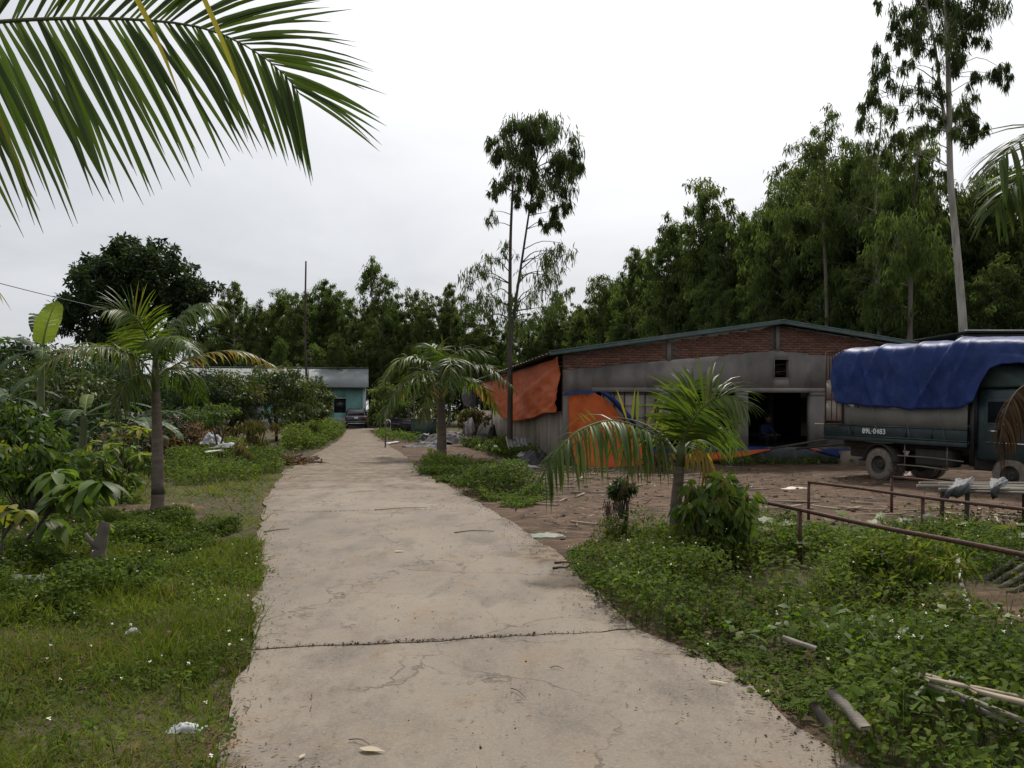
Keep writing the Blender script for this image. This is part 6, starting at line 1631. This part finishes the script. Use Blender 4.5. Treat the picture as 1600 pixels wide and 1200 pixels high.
def plank(name, label, a, b, w, t, mat, cat, group=None):
    a, b = np.array(a, float), np.array(b, float)
    d = unit(b - a); s = unit(np.cross(d, [0, 0, 1.])); u = np.cross(s, d)
    n = 5; v = []
    for k in range(n):
        q = a + (b - a) * k / (n - 1) + u * .003 * np.linalg.norm(b - a) * math.sin(k * 1.9 + a[0] * 9); ww = w * (.92 + .16 * math.sin(k * 2.3 + a[1] * 5))
        for x, z in ((-ww / 2, -t / 2), (ww / 2, -t / 2), (ww / 2, t / 2), (-ww / 2, t / 2)): v.append(q + s * x + u * z)
    f = [(0, 1, 2, 3), tuple(range((n - 1) * 4, n * 4))[::-1]]
    for i in range(n - 1):
        for j in range(4): f.append((i * 4 + j, i * 4 + (j + 1) % 4, (i + 1) * 4 + (j + 1) % 4, (i + 1) * 4 + j))
    return tag(Geo().add(v, f).build(name, M[mat]), label, cat, group)
def make_heaps():
    rg = np.random.default_rng(12)
    # brushwood heap with sheets
    def brush(label, b, sx, sy, h, n, seed):
        rg = np.random.default_rng(seed)
        root = thing('brushwood_heap', label, 'heap', b)
        g = Geo()
        for k in range(n):
            x, y = rg.normal(0, sx * .5), rg.normal(0, sy * .5); z = h * max(.05, 1 - (x / sx / 1.3) ** 2 - (y / sy / 1.3) ** 2) * rg.random()
            az = rg.uniform(0, 6.28); el = rg.normal(.1, .35); L_ = rg.uniform(.3, 1.1)
            d = np.array([math.cos(az) * math.cos(el), math.sin(az) * math.cos(el), math.sin(el)])
            p = np.array([x, y, z])
            g.tube([p - d * L_ / 2, p + rg.normal(0, .05, 3), p + d * L_ / 2], rg.uniform(.006, .02), 4)
        tag(g.build('twigs', M['twig'], root), kind='stuff')
        g = Geo(); m = n * 4
        pos = np.stack([rg.normal(0, sx * .5, m), rg.normal(0, sy * .5, m), rg.random(m) * h * .8], 1)
        strips(g, pos, rg.normal(size=(m, 3)), rg.normal(size=(m, 3)), .22, .06, PRO_LANCE, .5, rg.random(m))
        tag(g.build('dead_leaves', M['dry_leaf'], root), kind='stuff')
    brush('heap of grey brushwood and dead leaves behind the young left palm', G(285, 716), 1.5, 1.3, 1.45, 380, 1)
    brush('smaller heap of dead branches left of the young palm trunk', G(212, 724), 1.1, .9, 1.1, 240, 2)
    brush('scatter of broken wood at the left edge of the lane by the weeds', G(455, 726), .55, .7, .22, 90, 3)
    rumple('plastic_sheet', 'bluish white plastic sheet tilted on the rubbish heap', G(332, 722) + [0, 0, .55], (.36, .4, .4), 'plastic_white', 1, 'plastic sheet', rz=.4)
    rumple('plastic_sheet', 'long white plastic bag lying on the right of the rubbish heap', G(358, 726) + [0, 0, .50], (.5, .25, .15), 'plastic_white', 2, 'plastic sheet')
    plank('broken_board', 'small pale board lying low in front of the white sheets', G(322, 738) + [0, 0, .52], G(346, 736) + [0, 0, .54], .16, .03, 'white_edge', 'board')
    # rag hanging on the shrub stem
    def rag(label, px, py, Y, w, h, mat, seed):
        a = [[P(px - w * .5, py, Y), P(px, py - 2, Y - .05), P(px + w * .3, py + 1, Y)], [P(px - w * .6, py + h * .5, Y - .05), P(px, py + h * .5, Y - .15), P(px + w * .6, py + h * .5, Y)], [P(px - w * .4, py + h, Y), P(px + w * .1, py + h * 1.1, Y - .08), P(px + w * .8, py + h * .9, Y)]]
        return cloth('hanging_rag', label, a, M[mat], (12, 14), .05, 2., seed, cat='rag')
    rag('pale blue-grey rag hanging on a shrub stem beside the lane', 463, 676, 33., 10, 20, 'plastic_grey', 41)
    rag('white rag hanging on the small reddish bush', 737, 654, 35.6, 8, 22, 'plastic_white', 42)
    rag('narrow white strip of cloth hanging left of the white rag', 729, 660, 35.4, 4, 20, 'plastic_white', 43)
    rag('pale sack hanging under the shed eaves behind the centre palm', 734, 604, 50., 22, 30, 'cloth_grey', 44)
    # containers at the far right of the lane
    def tank(name, label, b, w, d, h, mat, rims, cat, rz=.1):
        root = thing(name, label, cat, b, rz)
        g = Geo(); t = .04
        g.box((-w / 2, -d / 2, 0), (w / 2, -d / 2 + t, h)); g.box((-w / 2, d / 2 - t, 0), (w / 2, d / 2, h)); g.box((-w / 2, -d / 2 + t, 0), (-w / 2 + t, d / 2 - t, h)); g.box((w / 2 - t, -d / 2 + t, 0), (w / 2, d / 2 - t, h)); g.box((-w / 2 + t, -d / 2 + t, 0), (w / 2 - t, d / 2 - t, t))
        g.build('shell', M[mat], root)
        for a, b_ in (((-w / 2 - .03, -d / 2 - .03, h + .002), (w / 2 + .03, -d / 2 + .06, h + .06)), ((-w / 2 - .03, d / 2 - .06, h + .002), (w / 2 + .03, d / 2 + .03, h + .06))): Geo().box(a, b_).build('rim', M[mat], root)
        for k in range(rims):
            x = -w / 2 + w * (k + .5) / rims
            Geo().box((x - .05, -d / 2 - .05, .1), (x + .05, -d / 2 - .002, h - .08)).build('rib', M[mat], root)
        return root
    tank('black_tank', 'open black tank standing right of the far lane', G(632, 681), 1.6, 1.2, 1.0, 'plastic_black', 4, 'tank')
    tank('grey_green_crate', 'grey-green crate with a double panel beside the black tank', G(662, 686), 1.35, .9, 1.05, 'plastic_green', 2, 'crate')
    for k, (px, py) in enumerate(((618, 662), (634, 660.5), (641, 661))):
        a = P(px - 6, py, 50.); b = P(px + 6, py + .5, 50.)
        plank('stick', ['pale stick resting on the left corner of the black tank', 'pale stick lying across the middle of the black tank rim', 'shorter pale stick on the right of the black tank rim'][k], a, b, .05, .03, 'wood_pale', 'stick')
    rumple('sack_heap', 'heap of grey sacks and rags on the dirt behind the centre palm', G(700, 694), (1.3, .7, .55), 'cloth_grey', 3, 'heap', 40, .9)
    rumple('sack_heap', 'low pale tail of rags left of the grey sack heap', G(668, 698), (1.0, .45, .22), 'cloth_grey', 4, 'heap', 30, .8)
    rumple('purple_rag', 'dark violet rag in front of the grey sack heap', G(686, 700), (.4, .25, .1), 'shirt_blue', 5, 'rag', 16)
    rumple('black_bag', 'black plastic bag in front of the grey-green crate', G(664, 691), (.6, .4, .45), 'plastic_black', 6, 'bag')
    rumple('grey_sack', 'bundle of grey-blue plastic leaning on the shed wall', G(752, 697), (.7, .4, .6), 'plastic_grey', 7, 'bundle')
    rumple('black_bag', 'tall dark bundle against the post of the shed wall', G(769, 696), (.35, .3, 1.0), 'plastic_black', 8, 'bundle', fold=.3)
    plank('white_plank', 'white plank lying by the thin stake right of the far lane', G(604, 695) + [0, 0, .05], G(622, 693) + [0, 0, .08], .2, .06, 'white_edge', 'plank')
    s = G(602, 700); tag(Geo().tube([s, s + [0.02, 0, .7], s + [0, 0, 1.5]], [.03, .028, .02], 7).build('stake', M['bark_mid']), 'thin wooden stake at the right edge of the far lane', 'stake')
    tag(Geo().tube(smooth_path([P(600, 662, 52), P(607, 656, 52), P(611, 663, 52), P(610, 672, 52)], 14), .035, 6).build('bent_hose', M['white_edge']), 'white bent hose arching left of the black tank', 'hose')
    # blue drums by the car
    for k, (px, l) in enumerate(((515, 'blue drum standing left of the parked car'), (504, 'second blue drum, farther left of the parked car'))):
        r = thing('blue_drum', l, 'drum', G(px, 671))
        Geo().lathe([(.02, 0), (.28, 0), (.29, .04), (.28, .3), (.30, .33), (.28, .36), (.28, .6), (.30, .63), (.28, .66), (.29, .9), (.25, .93), (.02, .93)], 18).build('shell', M['plastic_blue'], r, True)
        Geo().lathe([(.04, .931), (.04, .96)], 8).build('bung', M['plastic_black'], r).location = (.15, 0, 0)
    # corrugated sheets by the shed corner
    def corr(label, c, w, d, tilt, rz, mat='sheet_grey'):
        s = np.linspace(-w / 2, w / 2, 40); pr = .018 * np.sin(np.arange(40) * PI / 2)
        v = np.stack([np.stack([s, np.full(40, -d / 2), pr], 1), np.stack([s, np.full(40, d / 2), pr], 1)], 1)
        o = Geo().grid(v, 40, 2).build('corrugated_sheet', M[mat]); o.location = c; o.rotation_euler = (tilt, R(4), rz); o.modifiers.new('t', 'SOLIDIFY').thickness = .008
        tag(o, label, 'sheet')
    corr('grey corrugated sheet propped against the shed corner by the orange tarpaulin', G(822, 712) + [0, .2, .32], 1.35, .9, R(38), .25)
    corr('second grey corrugated sheet lying flat at the foot of the shed corner', G(838, 722) + [0, 0, .2], 1.1, .7, R(9), -.2)
    rumple('black_net', 'black crumpled net under the corrugated sheets', G(838, 726), (.75, .4, .4), 'plastic_black', 9, 'net', fold=.8)
    rumple('plastic_scraps', 'pale plastic scraps on the ground below the corrugated sheets', G(826, 732), (.45, .2, .07), 'plastic_white', 10, 'scraps', fold=1.)
    # scrap table at the right
    c = G(1560, 800) ; cx, cy = 6.35, 10.75
    root = thing('scrap_table', 'low scrap table of loose boards behind the rusty rails, draped with grey sacking', 'table', (cx, cy, 0), R(-8))
    for k in range(9):
        y = -.5 + k * .12; L_ = rg.uniform(.55, 1.1)
        Geo().box((-L_, y, .56 + rg.uniform(0, .02)), (L_ + .3, y + .10, .585 + rg.uniform(0, .03))).build('board', M['wood_grey'], root).rotation_euler = (rg.normal(0, .02), rg.normal(0, .02), rg.normal(0, .06))
    for x in (-.6, .75):
        for y in (-.38, .45): Geo().tube([(x, y, -.05), (x + .02, y, .556)], .03, 6).build('leg', M['wood_dark'], root)
    for k, (px, l) in enumerate(((1500, 'grey sack drooping over the left corner of the scrap table'), (1553, 'grey sack hanging from the front of the scrap table'))):
        Yt = 10.15
        q = -1 if k == 0 else .4
        a = [[P(px - 6, 745, Yt + .45), P(px + 8, 743, Yt + .35), P(px + 24, 746, Yt + .45)], [P(px - 10 + 4 * q, 754, Yt), P(px + 4, 752, Yt - .05), P(px + 20, 755, Yt)], [P(px - 12 + 10 * q, 768, Yt - .1), P(px - 2 + 6 * q, 766, Yt - .14), P(px + 12, 768, Yt - .08)], [P(px - 10 + 18 * q, 784, Yt - .05), P(px + 14 * q, 780, Yt - .1), P(px + 6 + 8 * q, 776, Yt)]]
        cloth('grey_sack', l, a, M['plastic_grey'], (16, 18), .05, 2., 60 + k, cat='sack')
    # planks in the weeds at the lower right
    pl = [((1436, 1052), (1640, 1112), .06), ((1452, 1068), (1660, 1150), .05), ((1448, 1060), (1610, 1092), .05), ((1500, 1095), (1650, 1165), .05), ((1520, 1078), (1680, 1118), .07)]
    lab = ['long pale plank on top of the plank heap at the lower right', 'grey plank on the near side of the lower right heap', 'grey plank at the far side of the lower right heap', 'short pale plank sticking out at the front of the lower right heap', 'broad plank at the right border of the lower right heap']
    for k, ((a, b), l) in enumerate(zip([((p[0], p[1])) for p in pl], lab)):
        hz = .33 + .035 * k * (-1 if k % 2 else 1)
        def up(px, py, h): 
            Y = (EYE - h) * FPX / (py - HORIZON); return P(px, py, Y)
        plank('weathered_plank', l, up(*a, hz + .03), up(*b, hz - .08), pl[k][2] * .9, .012, 'wood_pale' if k % 2 == 0 else 'wood_grey', 'plank', 'planks heaped at the lower right')
    bp = [((1538, 912), (1640, 835)), ((1552, 918), (1650, 850)), ((1562, 925), (1660, 862)), ((1545, 908), (1650, 842)), ((1580, 932), (1670, 880))]
    lab = ['uppermost bamboo pole leaning at the right edge behind the near rail', 'second bamboo pole of the leaning bundle at the right edge', 'third pale split pole of the leaning bundle at the right edge', 'dark thin pole hidden in the leaning bundle at the right edge', 'lowest short pole of the leaning bundle at the right edge']
    for (a, b), l in zip(bp, lab):
        p = G(*a) + [0, 0, .03]; q = P(b[0], b[1], p[1] + .5)
        tag(Geo().tube([p, (p + q) / 2 + [0, 0, -.01], q], .026, 7).build('bamboo_pole', M['wood_grey']), l, 'pole', 'bamboo bundle at the right edge')
    a, b_ = [(1230, 998), (1272, 1012)], [(1322, 1094), (1352, 1138)]
    def up(px, py, h): 
        Y = (EYE - h) * FPX / (py - HORIZON); return P(px, py, Y)
    plank('weathered_plank', 'thin grey plank lying on top of the weeds, middle of the right verge', up(1222, 996, .30), up(1275, 1014, .26), .045, .02, 'wood_grey', 'plank')
    plank('weathered_plank', 'grey board end sticking out of the weeds beside the lane', up(1300, 1080, .30), up(1352, 1138, .22), .055, .02, 'wood_grey', 'plank')
    plank('weathered_plank', 'dark narrow board under the weeds at the lane edge', up(1270, 1100, .15), up(1300, 1140, .07), .05, .02, 'wood_dark', 'plank')
    tag(Geo().tube(smooth_path([G(1497, 905) + [0, 0, .22], G(1500, 935) + [0, 0, .16], G(1508, 955) + [0, 0, .12], G(1520, 985) + [0, 0, .06]], 16), .022, 8).build('pale_pipe', M['bark_pale'], smooth=True), 'pale pipe curving along the bare soil patch on the right', 'pipe')
    # stump and whitish post on the left
    b = G(150, 888); r = thing('old_stump', 'weathered grey stump in the left grass among the saplings', 'stump', b)
    g = Geo(); g.tube(smooth_path([(0, 0, -.05), (.03, 0, .18), (.07, 0, .36), (.09, 0, .46)], 12), np.linspace(.085, .055, 12) * (1 + .1 * np.sin(np.arange(12) * 2.1)), 9, squash=.7); g.build('bole', M['bark_mid'], r)
    Geo().tube([(.04, -.02, .2), (-.06, -.03, .3), (-.09, -.03, .36)], [.03, .025, .015], 6).build('branch_stub', M['bark_mid'], r)
    b = G(4, 785); tag(Geo().tube(smooth_path([b - [0, 0, .05], b + [0, 0, .5], b + [.03, 0, .95]], 10), [.09, .08, .075, .08, .075, .07, .07, .065, .06, .06], 9).build('dark_post', M['bark_dark']), 'thick dark post at the left edge of the view under the banana plants', 'post')
    rumple('dark_plastic', 'dark plastic sheet in the weeds at the left margin', G(30, 925) + [0, 0, .02], (.4, .25, .12), 'plastic_grey', 14, 'plastic sheet')
make_heaps()

# ------------------------------------------------------------------ litter
def make_litter():
    rg = np.random.default_rng(77)
    rumple('plastic_bag', 'crumpled white plastic bag in the grass near the bottom of the lane edge', G(290, 1143), (.085, .05, .03), 'plastic_white', 21, 'litter', 18, 1.)
    rumple('plastic_bag', 'small grey-white plastic scrap in the middle of the left grass', G(208, 998) + [0, 0, .03], (.05, .03, .035), 'plastic_white', 22, 'litter', 14, 1.)
    rumple('dry_leaf_scrap', 'pale dry leaf lying in the left grass beside the plastic scrap', G(262, 1003) + [0, 0, .035], (.075, .022, .03), 'dead_litter', 23, 'litter', 12, 1.)
    rumple('green_net', 'scrap of pale green netting at the dirt edge right of the lane', G(852, 838), (.26, .16, .03), 'plastic_net', 24, 'litter', 16, 1.)
    rumple('pale_scrap', 'pale flat scrap on the bare yard before the shed', G(1243, 765), (.4, .16, .05), 'plastic_scrap', 25, 'litter', 12, .6)
    rumple('pale_scrap', 'pale pink rag under the truck behind its rear wheel', G(1432, 745), (.3, .15, .16), 'plastic_scrap', 26, 'litter', 14, 1.)
    # fallen leaf and sticks on the lane
    def flat_leaf(label, px, py, L_, W_, az):
        p = G(px, py) + [0, 0, .034]; g = Geo()
        strips(g, [p], [(math.cos(az), math.sin(az), .12)], [(0, 0, 1)], L_, W_, (.1, .7, 1, .95, .7, .3, .04), .12, .9, fold=.25)
        tag(g.build('fallen_leaf', M['dry_pale']), label, 'leaf')
    flat_leaf('large pale dry leaf lying on the lane at the bottom of the view', 562, 1180, .125, .055, -.25)
    flat_leaf('small pale leaf on the lane left of the large dry leaf', 468, 1196, .055, .02, 1.3)
    flat_leaf('pale sliver of bark on the lane near the right verge', 1107, 1072, .12, .022, -.5)
    flat_leaf('white scrap of paper in the middle of the lane', 616, 866, .11, .05, .2)
    flat_leaf('pale sliver of wood at the foot of the right verge', 1158, 1062, .13, .016, -.4)
    def stick(label, a, b, r, bow=.02):
        p, q = G(*a) + [0, 0, .032], G(*b) + [0, 0, .032]; m = (p + q) / 2 + [0, bow, .006]
        tag(Geo().tube(smooth_path([p, m, q], 10), np.linspace(r, r * .5, 10), 5).build('fallen_stick', M['twig']), label, 'stick')
    stick('dark twig lying at the left edge of the lane below the palm', (412, 835), (452, 830), .008)
    stick('long yellowish stem lying across the right side of the lane', (710, 836), (772, 834), .007, .1)
    stick('short dark stick on the lane near the right weeds', (864, 893), (888, 892), .014)
    stick('dark stick just beyond the short one at the right weeds', (866, 884), (902, 885), .013)
    stick('thin twig pointing at the large dry leaf on the lane', (545, 1166), (578, 1174), .003)
    stick('thin dark twig in the lower middle of the lane', (798, 1084), (822, 1100), .003)
    stick('thin straight twig right of the lower crack', (860, 1051), (880, 1053), .003)
    stick('brown stick across the lane near its far joint', (585, 800), (668, 796), .006, .05)
    # uncountable crumbs: leaf litter and straw on the lane edges and the yard, clods
    g = Geo(); n = 5200
    y = 3.2 + 26 * rg.random(n) ** 1.5
    side = rg.random(n) < .5
    x = np.where(side, xl(y) + rg.exponential(.16, n) - .08, xr(y) - rg.exponential(.22, n) + .12)
    k = rg.random(n) < .07; x[k] = (xl(y) + (xr(y) - xl(y)) * rg.random(n))[k]
    d = np.stack([rg.normal(size=n), rg.normal(size=n), rg.normal(0, .15, n)], 1)
    inside = (x > xl(y) + .02) & (x < xr(y) - .02)
    z = np.where(inside, .032, ground_z(x, y) + .03)
    strips(g, np.stack([x, y, z], 1), d, np.broadcast_to([0, 0, 1.], (n, 3)) + rg.normal(0, .3, (n, 3)), .008 + .05 * rg.random(n) ** 2, rg.uniform(.003, .010, n), PRO_TINY, .0, rg.random(n))
    tag(g.build('leaf_litter', M['dry_leaf']), 'brown leaf crumbs and straw strewn along both edges of the lane', 'litter', kind='stuff')
    g = Geo(); n = 6500
    y = 3.0 + 13 * rg.random(n) ** 1.3; u = rg.random(n); k = rg.random(n) < .45
    u[k] = 1 - rg.exponential(.05, k.sum()); k2 = rg.random(n) < .12; u[k2] = rg.exponential(.03, k2.sum())
    u = np.clip(u, .0, 1.02); x = xl(y) + (xr(y) - xl(y)) * u
    cl = fbm(x * 1.4 + 11, y * .9, 0, 3); k = (cl > .56) | (u > .95) | (rg.random(n) < .08); x, y = x[k], y[k]; n = len(x)
    for c0, m0 in ((5.72, 900), (13.0, 500)):            # crumbs caught along the slab joints
        uu = np.clip(rg.normal(.42, .24, m0), .0, 1.); yy = c0 + .28 * (uu * 2 - 1) + .16 * (fbm(uu * 4 + c0, c0 * 3.) - .5) + rg.normal(0, .014, m0)
        x = np.concatenate([x, xl(yy) + (xr(yy) - xl(yy)) * uu]); y = np.concatenate([y, yy])
    n = len(x)
    d = np.stack([rg.normal(size=n), rg.normal(size=n), rg.normal(0, .3, n)], 1)
    sz = .003 + .012 * rg.random(n) ** 3
    strips(g, np.stack([x, y, np.full(n, .031)], 1), d, np.broadcast_to([0, 0, 1.], (n, 3)) + rg.normal(0, .5, (n, 3)), sz * 1.4, sz, PRO_TINY, .0, rg.random(n) * .7)
    tag(g.build('lane_grit', M['dry_dark']), 'dark grit and crumbs scattered over the concrete lane', 'grit', kind='stuff')
    g = Geo(); n = 9000
    y = 10.0 + 16 * rg.random(n); x = xr(y) + .3 + rg.random(n) * (13 - .2 * y)
    k = bare(x, y) > .5; x, y = x[k], y[k]; n = len(x)
    cl = fbm(x * .8, y * 1.4, 0, 3); k = (cl > .5) | (rg.random(n) < .35); x, y = x[k], y[k]; n = len(x)
    d = np.stack([rg.normal(size=n), rg.normal(size=n), rg.normal(0, .2, n)], 1)
    strips(g, np.stack([x, y, ground_z(x, y) + .015], 1), d, np.broadcast_to([0, 0, 1.], (n, 3)) + rg.normal(0, .4, (n, 3)), .03 + .22 * rg.random(n) ** 2, .006 + .03 * rg.random(n) ** 2, PRO_TINY, .0, rg.random(n))
    ws = Geo()
    for i in range(130):                                   # slats and splinters lying about, too many to tell apart
        y_ = 10.2 + 13 * rg.random(); x_ = xr(y_) + .6 + rg.random() * (11.5 - .25 * y_); L_ = rg.uniform(.12, .75)
        Mx = Matrix.Translation((x_, y_, float(ground_z(np.array(x_), np.array(y_))) + .022)) @ Matrix.Rotation(rg.normal(0, .9), 4, 'Z') @ Matrix.Rotation(rg.normal(0, .04), 4, 'Y')
        ws.box((-L_ / 2, -rg.uniform(.01, .035), -.008), (L_ / 2, rg.uniform(.01, .035), .012), Mx)
    tag(ws.build('wood_scraps', M['wood_pale']), 'slats and splinters of wood lying about the bare yard', 'scraps', kind='stuff')
    tag(g.build('yard_litter', M['yard_scrap']), 'chips, straw and scraps strewn over the bare yard before the shed', 'litter', kind='stuff')
    g = Geo()
    for i in range(260):
        y_ = 9.5 + 14 * rg.random() ** 1.2; x_ = xr(y_) + .2 + rg.random() * 8; s = .012 + .03 * rg.random() ** 2
        v = unit(rg.normal(size=(8, 3))) * s * .6
        Mx = Matrix.Translation((x_, y_, float(ground_z(np.array(x_), np.array(y_))) + s * .2)) @ Matrix.Rotation(rg.uniform(0, 6), 4, 'Z') @ Matrix.Rotation(rg.uniform(0, 1), 4, 'X')
        g.box((-s, -s * .7, -s * .4), (s * rg.uniform(.6, 1.3), s * .8, s * rg.uniform(.3, .7)), Mx)
    tag(g.build('soil_clods', M['soil_clod']), 'clods of earth on the bare yard', 'clods', kind='stuff')
surf('plastic_net', (.11, .17, .125), (.14, .13, .09), .6, 9)
surf('plastic_scrap', (.5, .42, .38), (.4, .33, .3), .6, 9)
surf('soil_clod', (.10, .066, .045), (.065, .045, .032), .95, 5, bump=.4)
leaf('dry_pale', [(0, (.4, .33, .23)), (1, (.5, .43, .31))], .2, .7, .2)
leaf('yard_scrap', [(0, (.03, .024, .019)), (.5, (.08, .056, .038)), (.9, (.2, .16, .11)), (1, (.45, .42, .37))], .1, .8, .2)
make_litter()
